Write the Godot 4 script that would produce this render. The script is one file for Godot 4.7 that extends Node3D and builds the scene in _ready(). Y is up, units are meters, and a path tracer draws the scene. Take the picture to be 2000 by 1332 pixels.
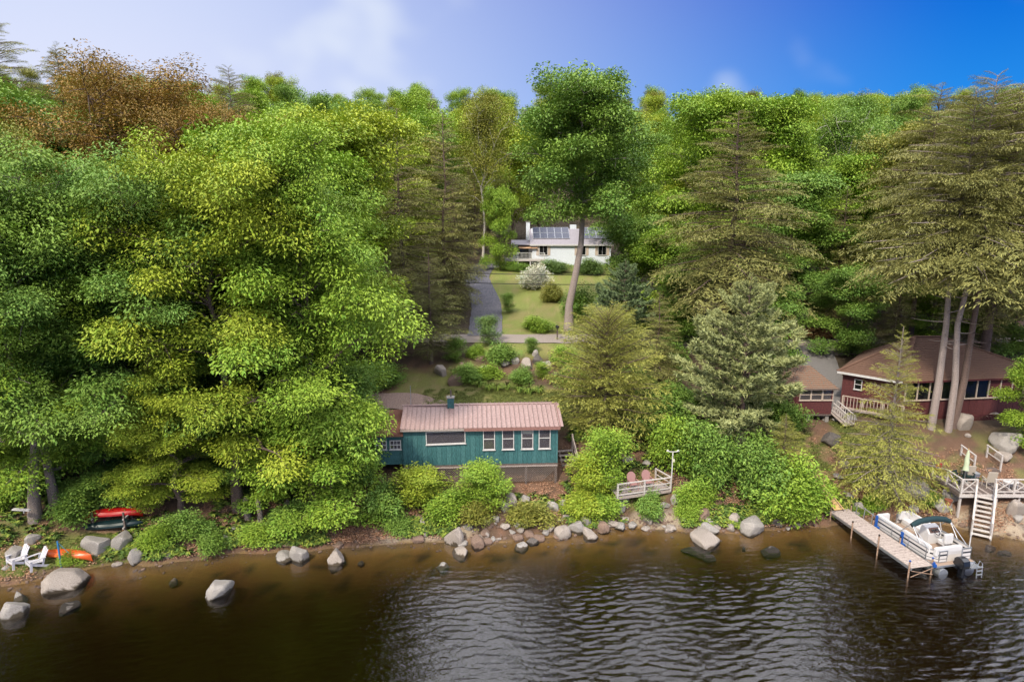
extends Node3D
# A lake shore seen from a drone: a green cabin, a red house, a dock with a pontoon boat and a wooded hill behind.
# Metres, y up. The camera hangs 20 m over the water and looks towards -z; "d" below is the distance in that direction, so z = -d.

const SHORE := [[-200.0, 30.0], [-60.0, 31.0], [-34.0, 31.6], [-26.7, 32.3], [-24.6, 33.2], [-22.9, 34.5], [-21.3, 34.6], [-20.2, 34.3], [-16.9, 35.5], [-13.2, 35.9], [-10.0, 36.3], [-6.0, 37.1], [-3.0, 36.8], [0.0, 37.2], [3.1, 37.9], [7.9, 38.9], [10.9, 38.3], [13.9, 38.2], [18.9, 39.0], [22.6, 39.8], [26.0, 39.8], [28.2, 38.3], [30.4, 37.4], [40.0, 36.5], [80.0, 34.0], [220.0, 30.0]]
const RISE := [[0.0, -12.0], [12.0, -8.0], [25.0, -4.8], [31.0, -2.0], [35.0, -0.5], [37.5, 0.0], [38.6, 0.45], [40.0, 1.3], [42.0, 2.3], [45.0, 3.2], [48.0, 3.8], [52.0, 4.2], [55.0, 4.9], [58.0, 6.2], [60.5, 6.9], [65.0, 6.95], [68.0, 7.2], [75.0, 7.95], [95.0, 10.4], [130.0, 16.5], [180.0, 25.5], [260.0, 39.5], [310.0, 43.0], [420.0, 43.0], [900.0, 20.0]]

var noise := FastNoiseLite.new()
var ripple := FastNoiseLite.new()
var rng := RandomNumberGenerator.new()
var M := {}
var unit_box := BoxMesh.new()
var names_used := {}


func along(table: Array, x: float) -> float:
	var n := table.size()
	if x <= table[0][0]:
		return table[0][1]
	for i in range(1, n):
		if x <= table[i][0]:
			return lerpf(table[i - 1][1], table[i][1], (x - table[i - 1][0]) / (table[i][0] - table[i - 1][0]))
	return table[n - 1][1]


func shore(x: float) -> float:
	return along(SHORE, x) + 0.18 * sin(x * 1.7) * sin(x * 0.53 + 1.0)


func rise(q: float) -> float:
	return (along(RISE, q - 0.7) + 2.0 * along(RISE, q) + along(RISE, q + 0.7)) * 0.25


# height of the ground
func land(x: float, d: float) -> float:
	var q := lerpf(d - shore(x) + 37.5, d, smoothstep(46.0, 60.0, d))
	var h := rise(q)
	var rough := smoothstep(37.6, 40.0, q) * (1.0 - 0.75 * smoothstep(58.0, 62.0, d) * (1.0 - smoothstep(66.0, 70.0, d)))
	h += rough * (0.22 * noise.get_noise_2d(x * 6.0, d * 6.0) + 0.10 * noise.get_noise_2d(x * 22.0, d * 22.0))
	if d > 75.0:
		h += smoothstep(75.0, 140.0, d) * 2.5 * noise.get_noise_2d(x * 0.8, d * 0.8)
		h += smoothstep(90.0, 200.0, d) * maxf(0.0, -x) * 0.035
	# the ground drops away under the front of the cabin
	h -= 0.45 * smoothstep(-8.5, -6.5, x) * (1.0 - smoothstep(2.5, 4.5, x)) * smoothstep(39.2, 40.2, d) * (1.0 - smoothstep(41.5, 44.0, d))
	return h


func on(x: float, d: float, lift := 0.0) -> Vector3:
	return Vector3(x, land(x, d) + lift, -d)


# ---------------------------------------------------------------- small builders

func numbered(called: String) -> String:
	names_used[called] = names_used.get(called, 0) + 1
	return called if names_used[called] == 1 else "%s_%03d" % [called, names_used[called] - 1]


func tag(o: Node3D, label: String, category: String, group := "", kind := "") -> Node3D:
	if label:
		o.set_meta("label", label)
	if category:
		o.set_meta("category", category)
	if group:
		o.set_meta("group", group)
	if kind:
		o.set_meta("kind", kind)
	return o


func thing(called: String, label: String, category: String, at := Vector3.ZERO, turn := 0.0, group := "") -> Node3D:
	var o := Node3D.new()
	o.name = numbered(called)
	add_child(o, true)
	o.position = at
	o.rotation.y = turn
	tag(o, label, category, group)
	return o


func put(called: String, m: Mesh, material: Material, parent: Node3D, tf := Transform3D()) -> MeshInstance3D:
	var o := MeshInstance3D.new()
	o.name = numbered(called) if parent == self else called
	o.mesh = m
	if material:
		o.material_override = null
		for s in m.get_surface_count():
			o.set_surface_override_material(s, material)
	o.transform = tf
	parent.add_child(o, true)
	return o


# a box part: all of them share one cube
func bx(called: String, at: Vector3, size: Vector3, material: Material, parent: Node3D, turn := Basis()) -> MeshInstance3D:
	return put(called, unit_box, material, parent, Transform3D(turn * Basis.from_scale(size), at))


# a box part that runs from a to b
func bar(called: String, a: Vector3, b: Vector3, w: float, t: float, material: Material, parent: Node3D, up := Vector3.UP) -> MeshInstance3D:
	return put(called, unit_box, material, parent, bar_tf(a, b, w, t, up))


func bar_tf(a: Vector3, b: Vector3, w: float, t: float, up := Vector3.UP) -> Transform3D:
	var z := (b - a).normalized()
	if absf(z.dot(up)) > 0.98:
		up = Vector3.RIGHT if absf(z.x) < 0.9 else Vector3.BACK
	var x := up.cross(z).normalized()
	var y := z.cross(x)
	return Transform3D(Basis(x * w, y * t, z * a.distance_to(b)), (a + b) * 0.5)


class Shape:
	var v := PackedVector3Array()
	var n := PackedVector3Array()
	var c := PackedColorArray()
	var u := PackedVector2Array()
	var colored := false
	var mapped := false

	func tri(a: Vector3, b: Vector3, d: Vector3) -> void:   # counter-clockwise seen from the front
		var q := (b - a).cross(d - a).normalized()
		v.append_array([a, d, b])
		n.append_array([q, q, q])

	func quad(a: Vector3, b: Vector3, d: Vector3, e: Vector3) -> void:
		tri(a, b, d)
		tri(a, d, e)

	func smooth(a: Vector3, b: Vector3, d: Vector3, na: Vector3, nb: Vector3, nd: Vector3) -> void:
		v.append_array([a, d, b])
		n.append_array([na, nd, nb])

	func box(tf: Transform3D) -> void:
		var p := []
		for i in 8:
			p.append(tf * Vector3((i & 1) - 0.5, ((i >> 1) & 1) - 0.5, ((i >> 2) & 1) - 0.5))
		for f in [[4, 5, 7, 6], [1, 0, 2, 3], [5, 1, 3, 7], [0, 4, 6, 2], [6, 7, 3, 2], [0, 1, 5, 4]]:
			quad(p[f[0]], p[f[1]], p[f[2]], p[f[3]])

	func tube(path: Array, radii: Array, sides := 8, cap := true) -> void:
		var rings := []
		var x := Vector3.ZERO
		for i in path.size():
			var t: Vector3 = (path[mini(i + 1, path.size() - 1)] - path[maxi(i - 1, 0)]).normalized()
			if x == Vector3.ZERO:
				x = t.cross(Vector3.UP if absf(t.y) < 0.9 else Vector3.RIGHT).normalized()
			x = (x - t * x.dot(t)).normalized()
			var y := t.cross(x)
			var ring := []
			for k in sides:
				var a := TAU * k / sides
				ring.append(x * cos(a) + y * sin(a))
			rings.append(ring)
		for i in path.size() - 1:
			for k in sides:
				var l := (k + 1) % sides
				var na: Vector3 = rings[i][k]
				var nb: Vector3 = rings[i][l]
				var nc: Vector3 = rings[i + 1][l]
				var nd: Vector3 = rings[i + 1][k]
				var a: Vector3 = path[i] + na * radii[i]
				var b: Vector3 = path[i] + nb * radii[i]
				var e: Vector3 = path[i + 1] + nc * radii[i + 1]
				var f: Vector3 = path[i + 1] + nd * radii[i + 1]
				smooth(a, b, e, na, nb, nc)
				smooth(a, e, f, na, nc, nd)
		if cap:
			for end in [0, path.size() - 1]:
				for k in sides:
					var a: Vector3 = path[end] + rings[end][k] * radii[end]
					var b: Vector3 = path[end] + rings[end][(k + 1) % sides] * radii[end]
					if end == 0:
						tri(path[end], b, a)
					else:
						tri(path[end], a, b)

	# a closed outline (counter-clockwise seen from +z of tf) with thickness
	func prism(outline: PackedVector2Array, depth: float, tf := Transform3D()) -> void:
		var idx := Geometry2D.triangulate_polygon(outline)
		var h := depth * 0.5
		for i in range(0, idx.size(), 3):
			var q := [outline[idx[i]], outline[idx[i + 1]], outline[idx[i + 2]]]
			if (q[1] - q[0]).cross(q[2] - q[0]) < 0.0:
				q = [q[0], q[2], q[1]]
			tri(tf * Vector3(q[0].x, q[0].y, h), tf * Vector3(q[1].x, q[1].y, h), tf * Vector3(q[2].x, q[2].y, h))
			tri(tf * Vector3(q[0].x, q[0].y, -h), tf * Vector3(q[2].x, q[2].y, -h), tf * Vector3(q[1].x, q[1].y, -h))
		for i in outline.size():
			var a := outline[i]
			var b := outline[(i + 1) % outline.size()]
			quad(tf * Vector3(a.x, a.y, -h), tf * Vector3(b.x, b.y, -h), tf * Vector3(b.x, b.y, h), tf * Vector3(a.x, a.y, h))

	func add(other: Shape, tf: Transform3D) -> void:
		v.append_array(tf * other.v)
		n.append_array(Transform3D(tf.basis.orthonormalized(), Vector3.ZERO) * other.n)
		c.append_array(other.c)

	func mesh() -> ArrayMesh:
		var a := []
		a.resize(Mesh.ARRAY_MAX)
		a[Mesh.ARRAY_VERTEX] = v
		a[Mesh.ARRAY_NORMAL] = n
		if c.size() == v.size() and v.size():
			a[Mesh.ARRAY_COLOR] = c
		if u.size() == v.size() and v.size():
			a[Mesh.ARRAY_TEX_UV] = u
		var m := ArrayMesh.new()
		m.add_surface_from_arrays(Mesh.PRIMITIVE_TRIANGLES, a)
		return m


func lin(r: float, g: float, b: float) -> Color:
	return Color(r, g, b).linear_to_srgb()


func mat(called: String, color: Color, rough := 0.8, metal := 0.0) -> StandardMaterial3D:
	var m := StandardMaterial3D.new()
	m.resource_name = called
	m.albedo_color = color
	m.roughness = rough
	m.metallic = metal
	M[called] = m
	return m


func noise_tex(freq: float, seed_: int, ramp: Array, size := 512, fractal := 4, normal := 0.0) -> NoiseTexture2D:
	var f := FastNoiseLite.new()
	f.seed = seed_
	f.noise_type = FastNoiseLite.TYPE_SIMPLEX_SMOOTH
	f.frequency = freq
	f.fractal_octaves = fractal
	var t := NoiseTexture2D.new()
	t.width = size
	t.height = size
	t.seamless = true
	t.noise = f
	if normal > 0.0:
		t.as_normal_map = true
		t.bump_strength = normal
	elif ramp:
		var g := Gradient.new()
		g.offsets = PackedFloat32Array(ramp.map(func(r): return r[0]))
		g.colors = PackedColorArray(ramp.map(func(r): return r[1]))
		t.color_ramp = g
	return t


# a material whose tone wanders between the ramp's colours (sRGB), laid on in world space
func patchy(called: String, ramp: Array, scale: float, rough := 0.85, seed_ := 1, bump := 0.0, stretch := Vector3.ONE, freq := 0.02) -> StandardMaterial3D:
	var m := mat(called, Color.WHITE, rough)
	m.albedo_texture = noise_tex(freq, seed_, ramp)
	m.uv1_triplanar = true
	m.uv1_world_triplanar = true
	m.uv1_scale = stretch * scale
	if bump > 0.0:
		m.heightmap_enabled = true
		m.heightmap_texture = noise_tex(freq * 2.0, seed_ + 7, [[0.0, Color.BLACK], [1.0, Color.WHITE]], 512, 5)
		m.heightmap_scale = bump
	return m


# ---------------------------------------------------------------- sky, sun, camera

func sky_color(az: float, el: float, wisps: FastNoiseLite) -> Color:
	var blue := smoothstep(-34.0, 34.0, az if az > -120.0 else az + 360.0) * (1.0 - smoothstep(150.0, 215.0, az if az > -120.0 else az + 360.0))
	var up := clampf(el / 15.0, 0.0, 1.0)
	var pale := Color(0.915, 0.92, 0.985).srgb_to_linear().lerp(Color(0.80, 0.845, 0.965).srgb_to_linear(), up)
	var deep := Color(0.20, 0.64, 0.97).srgb_to_linear().lerp(Color(0.0, 0.38, 0.82).srgb_to_linear(), up)
	var c := pale.lerp(deep, blue)
	# thin high cloud: a few wisps in the blue, closing to a bright veil overhead
	var a := deg_to_rad(az)
	var e := deg_to_rad(el)
	var p := Vector3(sin(a) * cos(e), sin(e), cos(a) * cos(e))
	var w := wisps.get_noise_3d(p.x * 100.0, p.y * 150.0, p.z * 100.0)
	c = c.lerp(Color(0.80, 0.86, 0.95), 0.6 * smoothstep(0.18, 0.6, w))
	c = Color(c.r, c.g, c.b) * 0.60
	var veil := Color(1.5, 1.51, 1.62) * (1.0 + 0.22 * wisps.get_noise_3d(p.x * 60.0, p.y * 60.0, p.z * 60.0))
	return c.lerp(veil, smoothstep(18.0, 36.0, el))


func make_sky_and_sun() -> void:
	var wisps := FastNoiseLite.new()
	wisps.seed = 31
	wisps.frequency = 0.03
	wisps.fractal_octaves = 4
	var w := 1024
	var h := 512
	var im := Image.create(w, h, false, Image.FORMAT_RGBF)
	for y in h:
		var el := 90.0 - (y + 0.5) * 180.0 / h
		for x in w:
			if el < -2.0:
				im.set_pixel(x, y, Color(0.10, 0.11, 0.09))
			else:
				im.set_pixel(x, y, sky_color(wrapf((x + 0.5) * 360.0 / w, -180.0, 180.0), maxf(el, 0.0), wisps))
	var pano := PanoramaSkyMaterial.new()
	pano.panorama = ImageTexture.create_from_image(im)
	var env := Environment.new()
	env.background_mode = Environment.BG_SKY
	env.sky = Sky.new()
	env.sky.sky_material = pano
	env.tonemap_mode = Environment.TONE_MAPPER_LINEAR
	env.tonemap_exposure = 1.75
	env.sdfgi_enabled = true
	env.ssao_enabled = true
	env.ssil_enabled = true
	env.volumetric_fog_enabled = true
	env.volumetric_fog_density = 0.0
	var around := WorldEnvironment.new()
	around.name = "environment"
	around.environment = env
	add_child(around)
	var sun := DirectionalLight3D.new()
	sun.name = "sun"
	sun.light_energy = 0.9
	sun.light_color = Color(1.0, 0.96, 0.88)
	sun.light_angular_distance = 4.0
	sun.shadow_enabled = true
	add_child(sun)
	sun.look_at_from_position(Vector3(-0.42, 0.98, 0.86), Vector3.ZERO)
	var cam := Camera3D.new()
	cam.name = "camera"
	cam.position = Vector3(0, 20, 0)
	cam.rotation_degrees = Vector3(-12, 0, 0)
	cam.fov = 53.1
	cam.near = 0.5
	cam.far = 3000.0
	add_child(cam)
	cam.current = true


# ---------------------------------------------------------------- ground and water

func grid_mesh(xs: Array, ds: Array, height: Callable, tinted: bool, tint: Callable) -> ArrayMesh:
	var nx := xs.size()
	var nd := ds.size()
	var v := PackedVector3Array()
	var n := PackedVector3Array()
	var c := PackedColorArray()
	var u := PackedVector2Array()
	v.resize(nx * nd)
	n.resize(nx * nd)
	c.resize(nx * nd)
	u.resize(nx * nd)
	for j in nd:
		for i in nx:
			var k := j * nx + i
			var y: float = height.call(xs[i], ds[j])
			v[k] = Vector3(xs[i], y, -ds[j])
			u[k] = Vector2(xs[i], ds[j]) * 0.1
			if tinted:
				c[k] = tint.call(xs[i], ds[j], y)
	for j in nd:
		for i in nx:
			var a := v[j * nx + maxi(i - 1, 0)]
			var b := v[j * nx + mini(i + 1, nx - 1)]
			var p := v[maxi(j - 1, 0) * nx + i]
			var q := v[mini(j + 1, nd - 1) * nx + i]
			n[j * nx + i] = (b - a).cross(q - p).normalized()
	var idx := PackedInt32Array()
	for j in nd - 1:
		for i in nx - 1:
			var k := j * nx + i
			idx.append_array([k, k + nx + 1, k + 1, k, k + nx, k + nx + 1])
	var s := []
	s.resize(Mesh.ARRAY_MAX)
	s[Mesh.ARRAY_VERTEX] = v
	s[Mesh.ARRAY_NORMAL] = n
	if tinted:
		s[Mesh.ARRAY_COLOR] = c
	s[Mesh.ARRAY_TEX_UV] = u
	s[Mesh.ARRAY_INDEX] = idx
	var m := ArrayMesh.new()
	m.add_surface_from_arrays(Mesh.PRIMITIVE_TRIANGLES, s)
	return m


func steps(from: float, to: float, step: float) -> Array:
	var out := []
	var n := int(round((to - from) / step))
	for i in n:
		out.append(from + (to - from) * i / n)
	return out


func blob(x: float, d: float, cx: float, cd: float, rx: float, rd: float) -> float:
	var q := Vector2((x - cx) / rx, (d - cd) / rd).length() + 0.30 * noise.get_noise_2d(x * 14.0, d * 14.0)
	return 1.0 - smoothstep(0.8, 1.1, q)


# the colour of the matter that lies on the ground
func ground_tint(x: float, d: float, y: float) -> Color:
	var s := d - shore(x)
	var a := noise.get_noise_2d(x * 9.0, d * 9.0)
	var b := noise.get_noise_2d(x * 31.0 + 50.0, d * 31.0)
	if s < 0.0:
		var sand := Color(0.26, 0.175, 0.085)
		var silt := Color(0.34, 0.18, 0.036)
		var weed := Color(0.05, 0.03, 0.012)
		var c := sand.lerp(silt, smoothstep(-0.2, 1.0, -s + a * 0.8))
		return c.lerp(weed, 0.85 * smoothstep(0.12, 0.42, b * 0.7 + a * 0.5) * smoothstep(0.4, 1.5, -s))
	var litter := Color(0.27, 0.15, 0.095).lerp(Color(0.15, 0.095, 0.06), smoothstep(-0.3, 0.3, a + b))
	var grass := Color(0.17, 0.19, 0.045).lerp(Color(0.26, 0.22, 0.085), smoothstep(-0.1, 0.45, b + 0.5 * a))
	var lawn := Color(0.29, 0.34, 0.075).lerp(Color(0.36, 0.33, 0.12), smoothstep(-0.1, 0.5, b + 0.5 * a))
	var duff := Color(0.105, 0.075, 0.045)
	var beach := Color(0.52, 0.42, 0.31).lerp(Color(0.30, 0.24, 0.19), smoothstep(0.05, 0.4, b))
	var open_bank := smoothstep(-14.0, -10.0, x) * (1.0 - smoothstep(8.0, 12.0, x)) * (1.0 - smoothstep(56.0, 60.0, d))
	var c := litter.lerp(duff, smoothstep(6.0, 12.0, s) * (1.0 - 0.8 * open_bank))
	var sandy := maxf(maxf(blob(x, d, -5.6, 37.4, 3.4, 0.9), blob(x, d, 9.3, 39.1, 2.4, 1.0)), blob(x, d, 30.4, 38.4, 3.4, 1.6))
	c = c.lerp(beach, sandy)
	var green := maxf(blob(x, d, -23.2, 35.0, 2.6, 1.2), blob(x, d, -28.0, 34.2, 4.0, 1.6))
	green = maxf(green, blob(x, d, 21.5, 45.0, 7.0, 4.2) * smoothstep(-0.5, 0.1, a + b * 0.6 + 0.15))
	green = maxf(green, blob(x, d, 32.0, 43.5, 6.0, 3.5) * smoothstep(-0.1, 0.3, a + b * 0.6))
	green = maxf(green, blob(x, d, 8.0, 41.6, 2.5, 1.6))
	c = c.lerp(grass, green)
	var mown := maxf(blob(x, d, 3.0, 50.6, 8.5, 3.6), maxf(blob(x, d, -3.0, 47.2, 7.0, 1.6), 0.7 * blob(x, d, -5.0, 53.0, 5.5, 4.0)))
	mown = maxf(mown, smoothstep(-3.6, -2.6, x) * (1.0 - smoothstep(13.0, 16.0, x)) * smoothstep(57.5, 58.5, d) * (1.0 - smoothstep(96.0, 99.0, d)))
	c = c.lerp(lawn, mown)
	return c


func strip(called: String, line: Array, width: float, m: Material, lift: float) -> MeshInstance3D:
	# a road draped on the ground: line holds [x, d] points
	var curve := Curve3D.new()
	for i in line.size():
		var p: Array = line[i]
		var a: Array = line[maxi(i - 1, 0)]
		var b: Array = line[mini(i + 1, line.size() - 1)]
		var t := Vector3(b[0] - a[0], 0, -(b[1] - a[1])) * 0.17
		curve.add_point(Vector3(p[0], 0, -p[1]), -t, t)
	var length := curve.get_baked_length()
	var n := int(length / 0.6) + 2
	var s := Shape.new()
	var before := []
	for i in n:
		var p := curve.sample_baked(length * i / (n - 1), true)
		var q := curve.sample_baked(minf(length, length * i / (n - 1) + 0.3), true) - curve.sample_baked(maxf(0.0, length * i / (n - 1) - 0.3), true)
		var side := q.normalized().cross(Vector3.UP)
		var row := []
		for k in 9:
			var w := (k / 8.0 - 0.5) * width * (1.0 + 0.06 * noise.get_noise_2d(p.x * 20.0, p.z * 20.0 + k))
			var g := p + side * w
			row.append(Vector3(g.x, land(g.x, -g.z) + lift, g.z))
		if before:
			for k in 8:
				s.quad(before[k], before[k + 1], row[k + 1], row[k])
		before = row
	var o := put(called, s.mesh(), m, self)
	o.set_meta("kind", "structure")
	return o


func wave(x: float, d: float) -> float:
	# wind ripples: strong in the middle and on the right, dying out in the lee of the trees on the left and close to the bank
	var open := smoothstep(-16.0, 4.0, x - 0.55 * (31.0 - d) + 4.0 * noise.get_noise_2d(x * 3.0, d * 3.0))
	var off := smoothstep(0.5, 8.0, shore(x) - d)
	var gust := 0.65 + 0.6 * noise.get_noise_2d(x * 2.2 + 90.0, d * 4.0)
	var amp := (0.30 + 0.70 * open) * (0.22 + 0.78 * off) * gust
	# short-crested ripples that run a little askew
	var p := x + 0.25 * d
	var q := d - 0.10 * x + 0.9 * noise.get_noise_2d(x * 2.0, d * 2.0)
	var y := 0.034 * ripple.get_noise_2d(p * 0.75, q * 2.4) + 0.026 * ripple.get_noise_2d(p * 1.5 + 70.0, q * 4.0) + 0.012 * ripple.get_noise_2d(p * 2.9 + 30.0, q * 6.0)
	return y * amp


func make_ground_and_water() -> void:
	var earth := mat("earth", Color.WHITE, 0.95)
	earth.vertex_color_use_as_albedo = true
	earth.albedo_texture = noise_tex(0.05, 3, [[0.2, Color(0.62, 0.60, 0.58)], [0.45, Color(0.86, 0.85, 0.83)], [0.7, Color.WHITE], [0.85, Color(0.90, 0.80, 0.72)]], 1024, 5)
	earth.uv1_triplanar = true
	earth.uv1_world_triplanar = true
	earth.uv1_scale = Vector3.ONE * 0.31
	earth.heightmap_enabled = true
	earth.heightmap_texture = noise_tex(0.08, 9, [[0.0, Color.BLACK], [1.0, Color.WHITE]], 1024, 5)
	earth.heightmap_scale = 9.0
	var xs := [-420.0, -300.0, -220.0, -160.0, -120.0, -90.0, -70.0, -56.0, -46.0, -40.0] + steps(-36.0, 36.0, 0.42) + [36.0, 40.0, 46.0, 56.0, 70.0, 90.0, 120.0, 160.0, 220.0, 300.0, 420.0]
	var ds := [-80.0, -20.0, 0.0, 8.0, 16.0] + steps(20.0, 30.0, 1.0) + steps(30.0, 56.0, 0.36) + steps(56.0, 70.0, 0.7) + steps(70.0, 110.0, 2.0) + steps(110.0, 330.0, 8.0) + [330.0, 420.0, 560.0, 900.0]
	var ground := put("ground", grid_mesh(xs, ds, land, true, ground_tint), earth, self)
	ground.set_meta("kind", "structure")
	# water
	var water := mat("water", Color(0.01, 0.008, 0.004, 0.25), 0.06)
	water.transparency = BaseMaterial3D.TRANSPARENCY_ALPHA
	water.metallic_specular = 0.7
	water.clearcoat_enabled = true
	water.clearcoat = 1.0
	water.clearcoat_roughness = 0.05
	water.normal_enabled = true
	water.normal_texture = noise_tex(0.02, 5, [], 1024, 4, 3.0)
	water.normal_scale = 0.9
	water.uv1_scale = Vector3(1.5, 3.8, 1.0)
	var wx := [-420.0, -200.0, -100.0, -60.0, -45.0] + steps(-36.0, 36.0, 0.23) + [36.0, 45.0, 60.0, 100.0, 200.0, 420.0]
	var wd := [-80.0, -20.0, 0.0, 12.0, 18.0] + steps(22.0, 41.2, 0.08) + [41.2, 42.0]
	var lake := put("water", grid_mesh(wx, wd, func(x, d): return wave(x, d) if absf(x) < 36.5 and d > 19.9 else 0.0, false, ground_tint), water, self)
	lake.set_meta("kind", "structure")
	var murk := FogVolume.new()
	murk.name = "water_body"
	murk.shape = RenderingServer.FOG_VOLUME_SHAPE_BOX
	murk.size = Vector3(840, 12.0, 122.0)
	murk.position = Vector3(0, -6.12, 19.0)
	var peat := FogMaterial.new()
	peat.resource_name = "peat_water"
	peat.density = 1.05
	peat.albedo = lin(0.030, 0.014, 0.003)
	murk.material = peat
	murk.set_meta("kind", "structure")
	add_child(murk)
	# roads
	patchy("asphalt", [[0.2, Color(0.30, 0.295, 0.325)], [0.5, Color(0.345, 0.34, 0.37)], [0.8, Color(0.39, 0.38, 0.41)]], 0.35, 0.9, 21, 1.5, Vector3(1, 1, 0.25))
	patchy("road_gravel", [[0.2, Color(0.46, 0.42, 0.39)], [0.5, Color(0.52, 0.48, 0.45)], [0.8, Color(0.58, 0.53, 0.50)]], 0.8, 0.95, 22, 1.0)
	patchy("drive_gravel", [[0.2, Color(0.34, 0.33, 0.33)], [0.5, Color(0.42, 0.41, 0.41)], [0.8, Color(0.50, 0.48, 0.47)]], 1.2, 0.95, 23, 3.0)
	patchy("path_dirt", [[0.2, Color(0.46, 0.38, 0.34)], [0.5, Color(0.57, 0.48, 0.44)], [0.8, Color(0.65, 0.57, 0.52)]], 0.9, 0.95, 24, 3.0)
	strip("road", [[-60, 64.5], [-30, 63.2], [-8, 62.6], [8, 62.3], [22, 60.4], [32, 60.2], [60, 61.5]], 3.6, M.road_gravel, 0.06)
	strip("driveway", [[-2.6, 63.6], [-2.7, 70], [-3.0, 77], [-4.1, 84], [-4.6, 89.5], [-3.6, 94], [-1.5, 95.6]], 3.3, M.asphalt, 0.10)
	strip("parking_apron", [[26.5, 60.0], [26.0, 57], [25.3, 53], [24.0, 49.5]], 4.2, M.drive_gravel, 0.08)
	strip("path", [[-12.0, 50.6], [-8.5, 51.2], [-5.5, 50.0], [-2.8, 48.6]], 3.0, M.path_dirt, 0.05)


# ---------------------------------------------------------------- trees and shrubs
# Crowns are many leaf-sized faces: clumps of leaves (or sprays of needles) are made once and set along real limbs.

func leaf(s: Shape, p: Vector3, dir: Vector3, up: Vector3, length: float, width: float, c: Color, fold := 0.25) -> void:
	var side := dir.cross(up)
	if side.length() < 0.05:
		side = dir.cross(Vector3.RIGHT)
	side = side.normalized()
	var n := side.cross(dir).normalized()
	var mid := p + dir * length * 0.45
	var l := mid - side * width * 0.5 + n * width * fold
	var r := mid + side * width * 0.5 + n * width * fold
	var tip := p + dir * length - n * length * 0.12
	var soft := (n + Vector3.UP * 0.45).normalized()
	var nl := (soft + side * 0.25).normalized()
	var nr := (soft - side * 0.25).normalized()
	s.v.append_array([p, l, tip, p, tip, r])
	s.n.append_array([nl, nl, nl, nr, nr, nr])
	s.c.append_array([c, c, c, c, c, c])


func tint_of(ramp: Array, r: RandomNumberGenerator) -> Color:
	var t := r.randf() * (ramp.size() - 1)
	var i := mini(int(t), ramp.size() - 2)
	return (ramp[i] as Color).lerp(ramp[i + 1], t - i)


# a clump one unit across: leaves spread over a flattened dome that hangs from its middle
func leaf_clump(seed_: int, count: int, flat: float, length: float, width: float, droop: float, ramp: Array) -> Shape:
	var r := RandomNumberGenerator.new()
	r.seed = seed_
	var s := Shape.new()
	for i in count:
		var q := Vector3(r.randfn(), r.randfn(), r.randfn()).normalized() * pow(r.randf(), 0.45)
		q.y = q.y * flat + 0.10 * (1.0 - q.x * q.x - q.z * q.z)
		var out := Vector3(q.x, 0.15, q.z)
		var dir := (out.normalized() + Vector3(r.randfn(0, 0.55), -droop + r.randfn(0, 0.35), r.randfn(0, 0.55))).normalized()
		var up := (Vector3.UP + Vector3(r.randfn(0, 0.35), 0, r.randfn(0, 0.35))).normalized()
		leaf(s, q, dir, up, length * r.randf_range(0.55, 1.45), width * r.randf_range(0.6, 1.35), tint_of(ramp, r))
	return s


# a flat spray of needles one unit long (towards +z), feathered on both sides, tip drooping
func needle_spray(seed_: int, twigs: int, per: int, droop: float, ramp: Array, wide := 0.42) -> Shape:
	var r := RandomNumberGenerator.new()
	r.seed = seed_
	var s := Shape.new()
	for i in twigs:
		var u := lerpf(0.10, 0.97, (i + r.randf() * 0.8) / twigs)
		var p := Vector3(0.05 * sin(u * 5.0 + seed_), -droop * u * u + 0.05 * r.randf(), u)
		for side in [-1.0, 1.0]:
			if r.randf() < 0.08:
				continue
			var reach: float = wide * (1.05 - 0.75 * u) * r.randf_range(0.6, 1.15) * minf(1.0, 0.45 + u * 2.2)
			var dir := Vector3(side, r.randf_range(-0.35, 0.15), r.randf_range(0.45, 0.95)).normalized()
			for k in per:
				var w := (k + r.randf()) / per
				var at := p + dir * reach * w + Vector3(0, -0.16 * reach * w * w + r.randfn(0, 0.012), 0)
				var along_ := (dir + Vector3(r.randfn(0, 0.5), r.randf_range(-0.75, 0.15), r.randfn(0, 0.5))).normalized()
				leaf(s, at, along_, (Vector3.UP + Vector3(r.randfn(0, 0.3), 0, r.randfn(0, 0.3))).normalized(), 0.75 * wide / per * r.randf_range(1.0, 1.9), 0.17 * wide / per * r.randf_range(1.0, 1.7), tint_of(ramp, r), 0.1)
	return s


# a pine bough one unit long (towards +z): brushes of long needles along a branch that turns up at its tips
func pine_bough(seed_: int, tufts: int, blades: int, ramp: Array) -> Shape:
	var r := RandomNumberGenerator.new()
	r.seed = seed_
	var s := Shape.new()
	for i in tufts:
		var u := lerpf(0.22, 1.0, (i + r.randf()) / tufts)
		var spread := 0.30 * (1.15 - u) + 0.05
		var p := Vector3(r.randf_range(-1, 1) * spread, 0.10 * u * u + r.randf_range(-0.02, 0.07), u)
		var axis := (Vector3(p.x * 1.6, 0.45, 0.75)).normalized()
		for k in blades:
			var dir := (axis * 0.9 + Vector3(r.randfn(), r.randfn() * 0.8 + 0.15, r.randfn()) * 0.75).normalized()
			var b := p + axis * r.randf_range(-0.07, 0.07)
			var length := r.randf_range(0.075, 0.12)
			var side := dir.cross(Vector3(r.randfn(), r.randfn(), r.randfn())).normalized() * 0.013
			var n := side.cross(dir).normalized()
			if n.y < 0.0:
				n = -n
				side = -side
			var c := tint_of(ramp, r)
			s.v.append_array([b - side, b + dir * length, b + side])
			s.n.append_array([n, n, n])
			s.c.append_array([c, c, c])
	return s


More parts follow.
